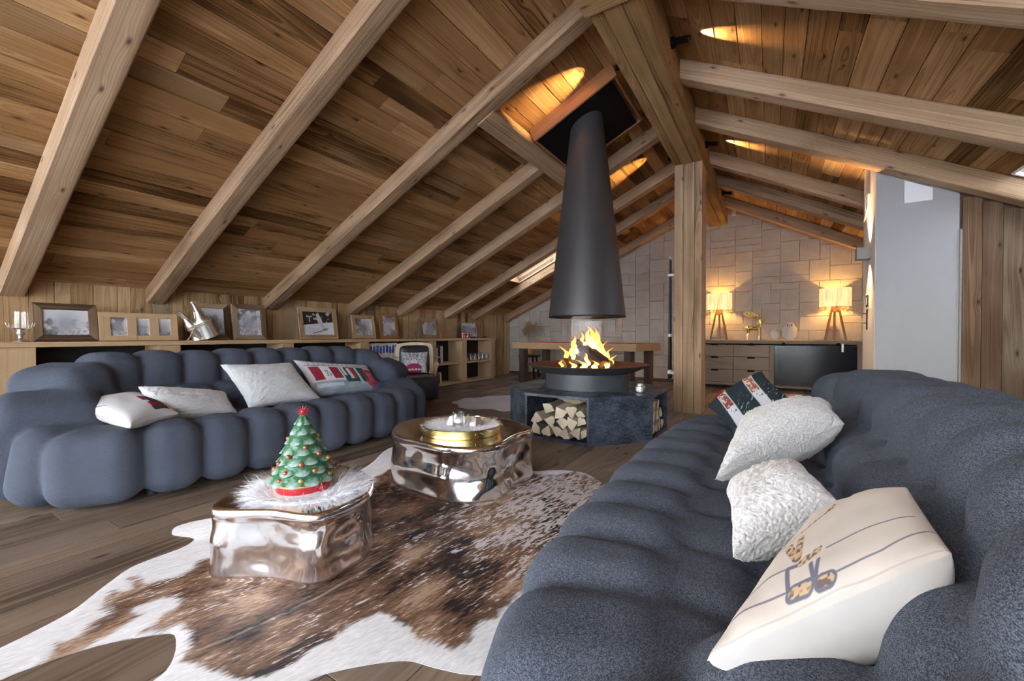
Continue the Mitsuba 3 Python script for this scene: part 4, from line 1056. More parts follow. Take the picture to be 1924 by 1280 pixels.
def fluff(k, c, rx, ry, ang, n, L, bsdf, seed, w=.0011, hole=None):
    g = np.random.default_rng(seed)
    rad = np.sqrt(g.uniform(0, 1, n)); a = g.uniform(0, 2*PI, n)
    ca, sa = math.cos(ang), math.sin(ang)
    e = np.stack([rad*rx*np.cos(a), rad*ry*np.sin(a)], 1) @ np.array([[ca, sa], [-sa, ca]])
    if hole is not None:
        ok = np.hypot(e[:, 0]+c[0]-hole[0], e[:, 1]+c[1]-hole[1]) > hole[2]; e, rad = e[ok], rad[ok]; n = len(e)
    pts = np.c_[e+np.array(c[:2]), np.full(n, c[2])]
    d = np.c_[e/np.linalg.norm(e, axis=1, keepdims=True)*rad[:, None]*1.3, np.full(n, .38)]+g.normal(size=(n, 3))*.42
    d[:, 2] = np.abs(d[:, 2]); d /= np.linalg.norm(d, axis=1, keepdims=True)
    return blades(pts, d, L, w, seed)
mat = thing('fur_mat', 'fluffy white fur mat under the ceramic Christmas tree', 'fur mat')
TX, TY, TZ = -1.825, 1.135, .293
base = move(lathe([(0, 0), (.98, 0), (1, .004), (.97, .008), (0, .012)], 60), np.diag([.235, .185, 1]))
part(mat, 'backing', move(base, rotz(.55), (TX+.01, TY+.02, TZ)), 'm_fur', smooth=True)
part(mat, 'pile', fluff(mat, (TX+.01, TY+.02, TZ+.006),   .245, .19, .55, 4600, .080, 'm_fur', 4, hole=(TX, TY, .135)), 'm_fur', kind='stuff', label='long white fur')
# ceramic tree
tree = thing('christmas_tree', 'glazed green ceramic Christmas tree with red baubles on the white fur mat', 'christmas tree')
def ctree():
    na, nz = 180, 150
    a = np.arange(na)*2*PI/na; t = np.linspace(0, 1, nz)
    A, Z = np.meshgrid(a, t)
    tier = 7.; ph = Z*tier
    fr = ph-np.floor(ph)            # 0 at the bottom of a tier
    lob = np.abs(np.sin(A*(11-np.floor(ph)*.9).round()*.5+np.floor(ph)*1.3))
    R = (.122*(1-Z)**.86+.012)
    R = R*(1+.17*(1-fr)**1.6*(.35+.65*lob)-.06)+.004*(meshkit.fbm(np.stack([np.cos(A)*4, np.sin(A)*4, Z*14], -1), 3, 4)-.5)
    v = np.stack([R*np.cos(A), R*np.sin(A), .056+Z*.28-.010*(1-fr)*lob*(1-Z)], -1)
    w = np.clip((1-fr)**1.5*lob*1.25-.2+.5*(meshkit.noise(v*110, 2)-.5), 0, 1)[..., None]
    C = np.array([.030, .12, .05])*(1-w)+np.array([.40, .55, .50])*w
    i, j = np.meshgrid(np.arange(nz-1), np.arange(na), indexing='ij')
    q = np.stack([i*na+j, i*na+(j+1) % na, (i+1)*na+(j+1) % na, (i+1)*na+j], -1).reshape(-1, 4)
    return v.reshape(-1, 3), np.vstack([q[:, [0, 1, 2]], q[:, [0, 2, 3]]]), C.reshape(-1, 3), R
scene['m_glaze_tree'] = {'type': 'twosided', 'bsdf': {'type': 'principled', 'base_color': {'type': 'mesh_attribute', 'name': 'vertex_color'}, 'roughness': .18, 'specular': .6, 'clearcoat': .5}}
v, f, C, RR = ctree(); o = np.array([TX, TY, TZ+.006])
part(tree, 'branches', (v+o, f), 'm_glaze_tree', smooth=True, color=C)
part(tree, 'foot', move(lathe([(0, 0), (.108, 0), (.112, .01), (.112, .032), (.118, .036), (.118, .046), (.0, .05)], 64), None, o), 'm_glaze_red', smooth=30, label='red glazed ribbon foot')
part(tree, 'gold_band', move(lathe([(.112, .034), (.119, .035), (.120, .043), (.113, .047)], 64), None, o), 'm_glaze_gold', smooth=True, label='gold band')
bm = merge([ball((0, 0, 0), (.022, .014, .014), 2), ball((.022, 0, .010), (.018, .009, .014), 2), ball((-.022, 0, .010), (.018, .009, .014), 2), ball((.012, 0, -.014), (.010, .007, .017), 2), ball((-.012, 0, -.014), (.010, .007, .017), 2)])
dv = unit(-np.array([TX, TY])); ba = math.atan2(dv[1], dv[0])
part(tree, 'bow', move(bm, rotz(ba+PI/2+.75), o+np.array([.117*math.cos(ba+.75), .117*math.sin(ba+.75), .026])), 'm_glaze_red', smooth=True, label='red bow')
g = np.random.default_rng(12)
for tI in range(6):
    z = .09+tI*.115; cnt = 7-tI
    for i in range(cnt):
        a = ba+(i+.5*(tI % 2))*2*PI/cnt+g.uniform(-.15, .15); ii = min(149, int(z*149)); r = RR[ii].mean()*1.03
        part(tree, 'bauble', ball(o+np.array([r*math.cos(a), r*math.sin(a), .045+z*.285]), .0105, 2), 'm_copper_ball' if (i+2*tI) % 5 else 'm_glaze_gold', smooth=True)
st = [ball((0, 0, 0), (.011, .011, .011), 1)]
for i in range(12):
    a = i*2*PI/12; st.append(tube([(0, 0, 0), (.026*math.cos(a), 0, .026*math.sin(a))], [.004, .0015], 6))
part(tree, 'star', move(merge(st), rotz(ba+PI/2), o+np.array([0, 0, .352])), 'm_glaze_red', smooth=True, label='red star with gold rays')
# brass tray
TRX, TRY, TZ2 = -1.80, 2.27, .343
trp = lambda m: move(m, None, (TRX, TRY, TZ2))
tray = thing('round_tray', 'round brass-rimmed tray on the farther chrome table', 'tray')
part(tray, 'rim', trp(lathe([(.255, 0), (.262, 0), (.266, .004), (.266, .052), (.263, .055), (.259, .052), (.257, .008)], 120)), 'm_brass', smooth=30, label='brass rim')
part(tray, 'base', trp(lathe([(0, .0005), (.256, .0005), (.256, .034), (0, .034)], 96)), 'm_white_gloss')
for s in (-1, 1):
    a = math.atan2(-TRY, -TRX)+(.42 if s > 0 else .42+PI)
    pts = [(.2675*math.cos(a+t), .2675*math.sin(a+t), .030+.008*math.cos(q)) for q, t in [(q, .10*math.sin(q)) for q in np.linspace(0, 2*PI, 24)]]
    part(tray, 'handle_slot', trp(tube(pts, .0022, 6)), 'm_brass', smooth=True)
pile = thing('fur_mat', 'white feather fluff filling the brass-rimmed round tray', 'fur mat', kind=None)
solo(pile, fluff(pile, (TRX, TRY, TZ2+.035), .235, .235, 0, 4200, .05, 'm_fur', 9), 'm_fur')
def tumbler(label, c, r, h, bsdf='m_clear'):
    k = thing('tealight_glass', label, 'candle holder')
    part(k, 'glass', move(lathe([(0, 0), (r*.92, 0), (r, .006), (r, h), (r*.86, h), (r*.84, h*.35), (0, h*.33)], 40), None, c), bsdf, smooth=30)
    part(k, 'candle', move(lathe([(0, h*.36), (r*.7, h*.36), (r*.7, h*.6), (0, h*.6)], 24), None, c), 'm_white', smooth=30)
tumbler('clear glass tealight holder at the front of the round tray', (TRX+.02, TRY-.06, TZ2+.036), .042, .105)
for i, (dx, dy, lb) in enumerate(((-.07, .0, 'left'), (.09, .05, 'right'))):
    k = thing('tealight_holder', f'small dark silver pyramid tealight holder in the tray, {lb} of the glass one', 'candle holder')
    solo(k, move(lathe([(0, 0), (.052, 0), (.054, .006), (.030, .062), (.024, .065), (.022, .05), (0, .048)], 5), rotz(.4+i), (TRX+dx, TRY+dy, TZ2+.036)), 'm_silver')
jar = thing('lantern', 'small silver ribbed candle jar standing on the hearth', 'candle jar')
c = (-1.085, 4.165, .44)
ribs = 28; nn = 112
prof = [(0, 0), (.046, 0), (.052, .008), (.053, .055), (.044, .064), (.042, .072), (.043, .082), (.038, .084), (.036, .07), (.044, .05), (0, .03)]
v, f = lathe(prof, nn); ang = np.arctan2(v[:, 1], v[:, 0]); m = (v[:, 2] < .058) & (v[:, 2] > .004)
v[m, :2] *= (1+.025*np.cos(ang[m]*ribs))[:, None]
part(jar, 'body', move((v, f), None, c), 'm_silver_dull', smooth=True)
part(jar, 'wire', move(tube([(.048*math.cos(a), .048*math.sin(a), .066) for a in np.linspace(0, 2*PI, 30)], .0018, 6), None, c), 'm_grey_metal', smooth=True)

# ------------------------------------------------------------------ the long low shelf under the roof
sh = thing('shelf_unit', 'long low oak shelf with dark backs under the left roof slope', 'shelf')
SX, SB = -5.43, -5.81
BX = lambda x0, x1, y0, y1, z0, z1, lay=1, **k: cbox(((x0+x1)/2, (y0+y1)/2, (z0+z1)/2), (x1-x0, y1-y0, z1-z0), lay=lay, **k)
part(sh, 'top_board', BX(SB, SX+.02, -1.6, 8.09, .897, .942), 'm_oak')
part(sh, 'bottom_board', BX(SB, SX, -1.6, 8.07, .012, .05), 'm_oak')
part(sh, 'back_panel', BX(SB-.015, SB, -1.6, 8.07, .05, .897), 'm_black_plain', label='dark back panel')
div = [(-1.6, -1.45), (-.5, -.36), (.50, .94), (1.80, 1.99), (3.10, 3.26), (4.33, 4.50), (5.95, 6.07), (6.86, 7.02), (7.92, 8.07)]
for a, b in div: part(sh, 'divider', BX(SB, SX-.002, a, b, .05, .897, lay=2), 'm_oak')
for (a, b), (c, d) in zip(div[5:-1], div[6:]): part(sh, 'middle_shelf', BX(SB, SX-.008, b, c, .415, .455), 'm_oak')
ZT = .942
def photo(p, n, uv):
    bid = dr.floor(uv.y*.25+.5); v = uv.y-4*bid; u = uv.x
    r = cell_rand(bid, 77)
    g = fbm(u*9+bid*5, v*9, bid, 3)
    blob = dr.exp(-(dr.square((u)/.11)+dr.square((v+.02)/.13)))
    t = .80-.68*smoothstep(.46, .60, g)*(1-.6*blob)
    t = mix(mi.Color3f(t), mi.Color3f(.22+.25*r), .8*blob)
    fine = smoothstep(.55, .62, noise(u*70, v*70, bid))*(1-blob)*smoothstep(.0, -.06, v)
    return mi.Color3f(t)*(1-.6*fine)*mi.Color3f(1.0, .98, 1.02)*.85
procm('m_photo', photo, .25, .5)
def photo_ski(p, n, uv):
    v = uv.y-4*dr.floor(uv.y*.25+.5); u = uv.x
    tree = noise(u*45, v*45)
    t = dr.select(v > .0+.1*u, .03+.35*smoothstep(.6, .75, tree), .62+.1*noise(u*20, v*60))
    q = mi.Vector2f(u, v)
    fig = dr.maximum(dr.maximum(seg(q, .01, .05, .03, .00, .022), seg(q, .03, .0, .07, -.06, .012)), dr.maximum(ell(q, .0, .08, .018, .02), seg(q, .04, .0, .05, -.06, .012)))
    t = t*(1-fig)+.55*fig
    sk = dr.maximum(seg(q, -.06, -.095, .09, -.06, .004), seg(q, .05, -.06, .10, -.05, .004))
    return mi.Color3f(t*(1-sk)+.08*sk)
procm('m_photo_ski', photo_ski, .25, .5)
def frame(label, y0, y1, H, rail, lean, openings, bsdf='m_frame', pic='m_photo', x=-5.56, cat='picture frame', yaw=0.):
    """leaning frame facing +x; openings in fractions of the width between y0 and y1"""
    k = thing('picture_frame', label, cat)
    W = y1-y0; a = math.radians(lean)
    Rf = np.stack([(0, 1, 0), unit((-math.sin(a), 0, math.cos(a))), unit((math.cos(a), 0, math.sin(a)))], 1)   # width, up, out
    Rf = rotz(yaw) @ Rf
    o = np.array([x, (y0+y1)/2, ZT+.002])
    P = lambda w, h, d: o+Rf @ np.array([w, h, d])
    _bid[0] += 1
    def rail_mesh(p):                                         # mitred rail: polygon in (w,h)
        q = Polygon(p); v, f = extrude(q, .024)
        v2 = v.copy()
        long = np.ptp(np.array(p), axis=0).argmax(); _bid[0] += 1
        uv = np.stack([v[:, long], _bid[0]*4+v[:, 1-long]+v[:, 2]], 1)
        return v @ Rf.T+o, f, uv
    w, h, r = W/2, H, rail
    for p in ([(-w, 0), (w, 0), (w-r, r), (-w+r, r)], [(-w, h), (-w+r, h-r), (w-r, h-r), (w, h)], [(-w, 0), (-w+r, r), (-w+r, h-r), (-w, h)], [(w, 0), (w, h), (w-r, h-r), (w-r, r)]):
        part(k, 'rail', rail_mesh(p), bsdf)
    wi = 2*(w-r); cur = -w+r
    for (f0, f1) in openings:
        if f0 > 0.001: part(k, 'mullion', rail_mesh([(cur, r), (-w+r+f0*wi, r), (-w+r+f0*wi, h-r), (cur, h-r)]), bsdf)
        a0, a1 = -w+r+f0*wi, -w+r+f1*wi; cur = a1
        _bid[0] += 1
        v = np.array([[a0, r, .008], [a1, r, .008], [a1, h-r, .008], [a0, h-r, .008]])
        s = .32/max(a1-a0, h-2*r)
        c = v.mean(0)
        uv = np.stack([(v[:, 0]-c[0])*s, _bid[0]*4+(v[:, 1]-c[1])*s], 1)
        part(k, 'picture', (v @ Rf.T+o, np.array([[0, 1, 2], [0, 2, 3]]), uv), pic, label='black and white photograph')
    if cur < w-r-.001 and openings[-1][1] < .999: part(k, 'mullion', rail_mesh([(cur, r), (w-r, r), (w-r, h-r), (cur, h-r)]), bsdf)
    part(k, 'backing', cbox(P(0, h/2, .003), (W-.01, H-.01, .006), .001, Rf), 'm_darkwood')
    return k
frame('dark wood picture frame with a landscape photo next to the antler candle holder', .945, 1.362, .352, .058, 9, [(0, 1)])
frame('light oak picture frame with three small photos in a row', 1.372, 2.005, .285, .050, 9, [(.06, .30), (.44, .64), (.78, .98)], bsdf='m_oak', x=-5.545)
frame('brown picture frame partly hidden by the silver bottles', 2.19, 2.555, .432, .056, 8, [(0, 1)], x=-5.60)
frame('upright dark picture frame with a grey photo in front of the third rafter foot', 2.572, 2.965, .445, .058, 8, [(0, 1)], x=-5.56)
frame('weathered grey picture frame with a skier photo', 3.42, 4.02, .46, .062, 9, [(0, 1)], bsdf='m_beam', pic='m_photo_ski')
frame('small square grey picture frame right of the skier photo', 4.28, 4.72, .38, .058, 9, [(0, 1)], bsdf='m_beam', x=-5.55)
frame('narrow red-brown picture frame between two rafter feet', 4.85, 5.24, .435, .052, 8, [(0, 1)], bsdf='m_redpine', x=-5.58)
frame('small tan picture frame above the black armchair', 5.78, 6.28, .375, .062, 9, [(0, 1)], bsdf='m_frame', x=-5.56)
frame('pale unframed-looking photo frame behind the two red mugs', 7.10, 7.62, .35, .02, 12, [(0, 1)], bsdf='m_grey_metal', x=-5.60)

# glass candle holder with silver antlers
ca = thing('candle_holder', 'glass hurricane candle holder on a silver antler foot at the left end of the shelf', 'candle holder')
c = (-5.50, .862, ZT)
part(ca, 'foot', move(lathe([(0, 0), (.055, 0), (.052, .008), (.02, .022), (.016, .05), (.028, .07), (.030, .085), (.018, .10), (.03, .115), (0, .118)], 32), None, c), 'm_silver', smooth=True)
part(ca, 'glass', move(lathe([(.0, .118), (.045, .118), (.047, .126), (.047, .262)], 40), None, c), 'm_glass', smooth=30)
for s in (-1, 1):
    ms = [tube([(0, s*.02, .11), (.01, s*.05, .115), (.01, s*.075, .135), (.005, s*.085, .165)], [.006, .006, .005, .002], 8)]
    for (y, z, h) in ((.045, .114, .04), (.062, .122, .045), (.078, .14, .03)): ms.append(tube([(.01, s*y, z), (.02, s*(y+.004), z+h)], [.004, .0012], 6))
    part(ca, 'antler', move(merge(ms), None, c), 'm_silver', smooth=True)
# bundle of silver bottles
sbd = thing('silver_bottles', 'bundle of tilted silver bottle vessels tied with pale rope', 'bottle')
big = [(0, 0), (.070, 0), (.084, .006), (.082, .04), (.078, .13), (.080, .19), (.068, .225), (.045, .26), (.030, .30), (.022, .33), (.0215, .42), (.026, .425), (.026, .44), (0, .44)]
c0 = np.array([-5.47, 2.20, ZT])
tl = lambda m, ang, off: move(m, rotx(ang), c0+np.array(off))
part(sbd, 'bottle', tl(lathe(big, 48), .42, (0, .09, .035)), 'm_silver', smooth=30, label='largest bottle')
part(sbd, 'bottle', tl(lathe([(r*.74, z*.78) for r, z in big], 40), .66, (-.04, .01, .045)), 'm_silver', smooth=30)
part(sbd, 'bottle', tl(lathe([(r*.8, z*.72) for r, z in big], 40), .12, (-.06, .0, .002)), 'm_silver', smooth=30)
for dz in (0, .022):
    pts = [(.100*math.cos(a)-.02, .115*math.sin(a)*.95, .165+dz+.055*math.sin(a+.3)) for a in np.linspace(0, 2*PI, 36)]
    part(sbd, 'rope', move(tube(pts, .0065, 8), None, c0+np.array([0, -.005, 0])), 'm_rope', smooth=True, label='pale rope')
part(sbd, 'rope', move(tube([(.08, -.09, .155), (.10, -.12, .10), (.11, -.155, .03), (.11, -.175, .005)], .006, 8), None, c0), 'm_rope', smooth=True, label='hanging rope end')
# red mugs
def mug(label, c, r=.042, h=.105, rot=0.):
    k = thing('mug', label, 'mug')
    body = lathe([(0, 0), (r, 0), (r, h), (r-.004, h), (r-.005, .008), (0, .008)], 36)
    part(k, 'body', move(body, None, c), 'm_mug_red', smooth=30)
    part(k, 'handle', move(tube([(0, r-.002, h*.8), (0, r+.026, h*.78), (0, r+.03, h*.45), (0, r-.001, h*.22)], .005, 8), rotz(rot), c), 'm_glaze_red', smooth=True)
def mugpat(p, n, uv):
    z = (p.z-ZT)/.105
    w = smoothstep(.56, .6, noise(p.y*70, p.z*70, p.x*70))*smoothstep(.08, .12, z)*smoothstep(.62, .58, z)
    band = smoothstep(.86, .88, z)
    return mix((.42, .02, .03), (.75, .7, .68), dr.maximum(w, band*.6))
procm('m_mug_red', mugpat, .25, .5)
mug('red mug with white figures, left of the pair on the shelf end', (-5.50, 6.98, ZT), rot=PI)
mug('red mug with white figures, right of the pair on the shelf end', (-5.52, 7.16, ZT))
dish = thing('tray', 'small flat black tray beside the red mugs', 'tray')
solo(dish, merge([BX(-5.58, -5.46, 7.34, 7.80, ZT, ZT+.012), BX(-5.58, -5.46, 7.34, 7.36, ZT+.012, ZT+.03), BX(-5.58, -5.46, 7.78, 7.80, ZT+.012, ZT+.03)]), 'm_black_plain')
for i in range(6):
    k = thing('tumbler', f'small tumbler with a white figure on the shelf ledge, {ordn[i]} from the left', 'glass')
    c = (-5.50, 7.10+i*.145, .456)
    part(k, 'glass', move(lathe([(0, 0), (.034, 0), (.040, .01), (.043, .15), (.040, .15), (.036, .012), (0, .01)], 28), None, c), 'm_clear', smooth=30)
    part(k, 'figure', move(merge([ball((0, 0, .04), (.018, .016, .034), 1), ball((0, 0, .085), (.015, .014, .017), 1), ball((0, .012, .06), (.01, .016, .012), 1)]), None, c), 'm_white', smooth=True, label='white figure inside')
# books
def book(label, group, y, z, w, h, d, bsdf, band=None, tilt=0., x=-5.47):
    k = thing('book', label, 'book', group)
    R = rotx(tilt); c = np.array([x-d/2, y+w/2, z+h/2])
    part(k, 'cover', cbox(c, (d, w-.003, h), .003, R), bsdf)
    part(k, 'pages', cbox(c+R @ np.array([-.004, 0, .0015]), (d-.004, w-.010, h+.001), .001, R), 'm_book_white', label='page block')
    if band: part(k, 'label', cbox(c+R @ np.array([d/2, 0, h*band[0]]), (.003, w*.72, h*band[1]), .0008, R), band[2], label='blue spine label')
for i in range(9):
    book(f'white binder with a blue spine label, {(ordn+["ninth"])[i]} from the left', 'white binders beside the armchair', 4.53+i*.066, .456, .064, .40+.008*((i*7) % 3), .27, 'm_book_white', (.26, .30, 'm_book_blue'))
for i, (b, h, lb) in enumerate((('m_tan_book', .30, 'tan'), ('m_book_dark', .34, 'dark blue'), ('m_book_white', .33, 'cream'))):
    book(f'{lb} book standing on the upper ledge right of the armchair', None, 6.10+i*.07, .456, .066, h, .2, b)
for i, (b, h, lb) in enumerate((('m_red', .24, 'red'), ('m_book_white', .22, 'cream'))):
    book(f'{lb} book leaning on the lower shelf right of the armchair', None, 6.13+i*.09, .056, .045, h, .2, b, tilt=.10)

# ------------------------------------------------------------------ black armchair with bent wood frame
ac = thing('armchair', 'black leather armchair with a pale bent-wood frame in front of the shelf', 'armchair')
Rc = rotz(math.atan2(-.62, .78)+PI/2)      # local y points away from the viewer, local -y is the front
co = np.array([-4.72, 4.82, 0])
A = lambda m: move(m, Rc, co)
def soft(c, size, r, sub=3, puff=.0):
    n = 10
    m = trimesh.creation.box((2, 2, 2)); m = m.subdivide().subdivide().subdivide()
    v = np.array(m.vertices); h = np.array(size)/2
    q = v*h; inn = np.clip(q, -(h-r), h-r); d = q-inn; L = np.linalg.norm(d, axis=1, keepdims=True)
    q = inn+np.where(L > 0, d/np.maximum(L, 1e-9)*r, 0)
    return q*(1+puff*(1-v[:, [1, 2, 0]]**2)*(1-v[:, [2, 0, 1]]**2))+np.array(c), np.array(m.faces)
part(ac, 'seat', A(soft((-.03, -.14, .215), (.60, .64, .355), .045, puff=.02)), 'm_leather', smooth=40)
part(ac, 'backrest', A(move(soft((0, 0, .0), (.46, .11, .46), .045, puff=.05), rotx(-.16), (0, .27, .60))), 'm_leather', smooth=40)
arch = [(-.30, .40), (-.305, .60), (-.30, .80), (-.27, .862), (-.15, .882), (0, .888), (.15, .882), (.27, .862), (.30, .80), (.305, .60), (.30, .40)]
for (p0, p1), ww in zip(zip(arch[:-1], arch[1:]), [.06]*3+[.05]*4+[.06]*3):
    pass
ar = np.array(arch); ou = Polygon(np.vstack([ar*[1.0, 1.0], (ar*[.76, .9]+[0, .0])[::-1]]))
v, f = extrude(ou, .03)
part(ac, 'arch_frame', A((np.stack([v[:, 0], .27+v[:, 2]+(v[:, 1]-.6)*.16, v[:, 1]], 1), f[:, ::-1])), 'm_blond_wood', label='pale bent-wood frame')
for s in (-1, 1):
    sp = Polygon([(.30, .0), (.24, .0), (.20, .30), (.02, .44), (-.10, .52), (-.06, .56), (.10, .54), (.26, .50), (.34, .30)])
    v, f = extrude(sp, .028)
    part(ac, 'side_frame', A((np.stack([s*.315+(v[:, 2]-.014), v[:, 0], v[:, 1]+.02], 1), f)), 'm_oak')
    part(ac, 'arm_rod', A(tube([(s*.30, .26, .66), (s*.33, -.12, .66), (s*.335, -.20, .655)], .008, 10)), 'm_silver', smooth=True, label='steel arm rod')
    part(ac, 'castor', A(merge([tube([(s*.32-.012, .10, .032), (s*.32+.012, .10, .032)], .030, 16), tube([(s*.32, .10, .03), (s*.32, .16, .075)], .010, 8)])), 'm_blond_wood', smooth=30)
q = [co+Rc @ np.array(p) for p in ((-.235, -.02, .405), (.165, -.02, .405), (.20, .16, .735), (-.225, .16, .735))]
cushion('cushion printed with a cat in a pink sweater on the black armchair', q, .13, 'm_print_cat', seed=11)

# ------------------------------------------------------------------ table with red cloth, stool with dried grasses, cues
pt = thing('pool_table', 'light wood pool table with red cloth behind the fireplace', 'pool table')
pa, pb = np.array([-4.78, 7.78, 0]), np.array([-1.97, 7.28, 0])
px_ = unit(pb-pa); py_ = np.array([-px_[1], px_[0], 0]); PL = np.linalg.norm(pb-pa); PD = 1.0
Rp = np.stack([px_, py_, (0, 0, 1)], 1)
Q = lambda a, b, z: pa+px_*a+py_*b+np.array([0, 0, z])
part(pt, 'apron', cbox(Q(PL/2, .02, .785), (PL, .04, .135), .004, Rp), 'm_oak')
part(pt, 'apron', cbox(Q(PL/2, PD-.02, .785), (PL, .04, .135), .004, Rp), 'm_oak')
for a in (.02, PL-.02): part(pt, 'apron', cbox(Q(a, PD/2, .785), (PD-.082, .04, .135), .004, Rp @ rotz(PI/2)), 'm_oak')
part(pt, 'bed', cbox(Q(PL/2, PD/2, .835), (PL-.09, PD-.09, .03), .002, Rp), 'm_red_felt', label='red cloth')
part(pt, 'underframe', cbox(Q(PL/2, PD/2, .76), (PL-.1, PD-.1, .06), .002, Rp), 'm_darkwood')
for a, b in ((.24, .10), (PL-.17, .10), (.24, PD-.10), (PL-.17, PD-.10)): part(pt, 'leg', cbox(Q(a, b, .36), (.72, .17, .12), .004, Rp @ roty(-PI/2)), 'm_darkwood')
stl = thing('stool', 'low black wooden stool in the far left corner', 'stool')
sc0 = np.array([-4.93, 8.80, 0])
part(stl, 'seat', cbox(sc0+[0, 0, .50], (.44, .28, .04), .008), 'm_black_plain')
for sx in (-1, 1):
    for sy in (-1, 1): part(stl, 'leg', bar(sc0+[sx*.15, sy*.09, .485], sc0+[sx*.20, sy*.12, .0], .04, .04, (0, 1, 0), .004), 'm_black_plain')
vs = thing('vase', 'round amber glass vase on the black stool', 'vase')
vc = sc0+np.array([0, 0, .52])
solo(vs, move(lathe([(0, 0), (.05, 0), (.085, .03), (.10, .08), (.09, .13), (.06, .165), (.04, .185), (.038, .22), (.034, .22), (.035, .18), (.05, .15), (0, .02)], 40), None, vc), 'm_amber', smooth=True)
pg = thing('dried_grasses', 'bunch of dried brown pampas grasses in the amber vase', 'dried plant')
g = np.random.default_rng(21); P_, D_, stems = [], [], []
for i in range(14):
    a = g.uniform(0, 2*PI); sp = g.uniform(.03, .24); h = g.uniform(.42, .66)
    tip = vc+np.array([sp*math.cos(a), sp*math.sin(a)*.6-.05, .2+h*.92]); b0 = vc+np.array([0, 0, .12])
    m = (b0+tip)/2+np.array([0, 0, .06]); st_ = np.array([b0, m, tip]); stems.append(tube(st_, [.003, .0025, .001], 5))
    for t in np.linspace(.25, 1, 90):
        p = (1-t)**2*b0+2*t*(1-t)*m+t*t*tip if False else m+(tip-m)*t
        P_.append(p); d = unit(tip-m)+g.normal(size=3)*.8; D_.append(unit(d))
part(pg, 'stem', merge(stems), 'm_pampas', kind='stuff')
part(pg, 'plume', blades(np.array(P_), np.array(D_), .09, .003, 3, .3), 'm_pampas', kind='stuff')
# billiard cues on the post
ck = thing('cue_rack', 'white cue rack clips on the left side of the post', 'rack')
for z in (1.80, .50): part(ck, 'clip', cbox((-1.125, 5.93, z), (.09, .16, .035), .006), 'm_white_gloss')
for i, y in enumerate((5.89, 5.97)):
    k = thing('billiard_cue', ('dark billiard cue held in the post rack, nearer one', 'dark billiard cue held in the post rack, farther one')[i], 'billiard cue')
    part(k, 'butt', tube([(-1.150, y, .42), (-1.150, y, 1.0)], [.018, .0145], 14), 'm_black_plain', smooth=30)
    part(k, 'shaft', tube([(-1.150, y, 1.0), (-1.150, y, 2.02)], [.014, .008], 14), 'm_black_steel', smooth=30)
    for z in (1.0, .52): part(k, 'ring', tube([(-1.150, y, z-.02), (-1.150, y, z+.02)], .0165 if z > .9 else .019, 14), 'm_white', smooth=30, label='white ring')
    part(k, 'tip', tube([(-1.150, y, 2.02), (-1.150, y, 2.05)], .0075, 10), 'm_white', smooth=30)

# ------------------------------------------------------------------ sideboard and what stands on it
sd = thing('sideboard', 'long grey oak sideboard with drawers and a black sliding door at the tiled wall', 'sideboard')
SY, SYB, X0, X1 = 8.95, 9.36, -1.30, 1.30
part(sd, 'top', BX(X0-.01, X1+.01, SY-.02, SYB, .872, .905, lay=0), 'm_greyoak')
part(sd, 'body', BX(X0+.02, X1-.02, SY+.03, SYB, .07, .872, lay=0), 'm_darkwood')
for a, b in ((X0, X0+.06), (-.01, .06), (X1-.07, X1)): part(sd, 'stile', BX(a, b, SY, SY+.05, .0, .872, lay=2), 'm_greyoak')
part(sd, 'rail', BX(X0+.06, X1-.07, SY+.004, SY+.05, .845, .872, lay=0), 'm_greyoak')
part(sd, 'rail', BX(X0+.06, X1-.07, SY+.004, SY+.05, .06, .105, lay=0), 'm_greyoak')
for a, b in ((X0+.065, -.60), (-.592, -.015)):
    for z in (.11, .356, .602):
        d = part(sd, 'drawer', BX(a, b, SY+.006, SY+.026, z, z+.238, lay=0), 'm_greyoak')
        part(d, 'handle', BX((a+b)/2-.06, (a+b)/2+.06, SY-.004, SY+.008, z+.175+.035, z+.175+.063, lay=0), 'm_black_matte', label='recessed black handle')
dd = part(sd, 'sliding_door', BX(.065, 1.225, SY-.030, SY-.006, .10, .815, lay=0), 'm_door_black', label='black sliding door')
for (a, b, z0, z1) in ((.065, .125, .10, .815), (1.165, 1.225, .10, .815), (.125, 1.165, .755, .815), (.125, 1.165, .10, .16)):
    part(dd, 'frame_rail', BX(a, b, SY-.036, SY-.029, z0, z1, lay=0), 'm_door_black')
part(sd, 'track', BX(X0+.05, X1-.08, SY-.026, SY-.014, .826, .846, lay=0), 'm_black_matte', label='black sliding rail')
for x in (-.30, .20, .98):
    part(sd, 'roller', merge([tube([(x, SY-.034, .842), (x, SY-.02, .842)], .03 if x != -.30 else .018, 20)]), 'm_black_matte', smooth=30)
part(sd, 'hanger', BX(1.02, 1.05, SY-.042, SY-.034, .72, .86, lay=2), 'm_silver')
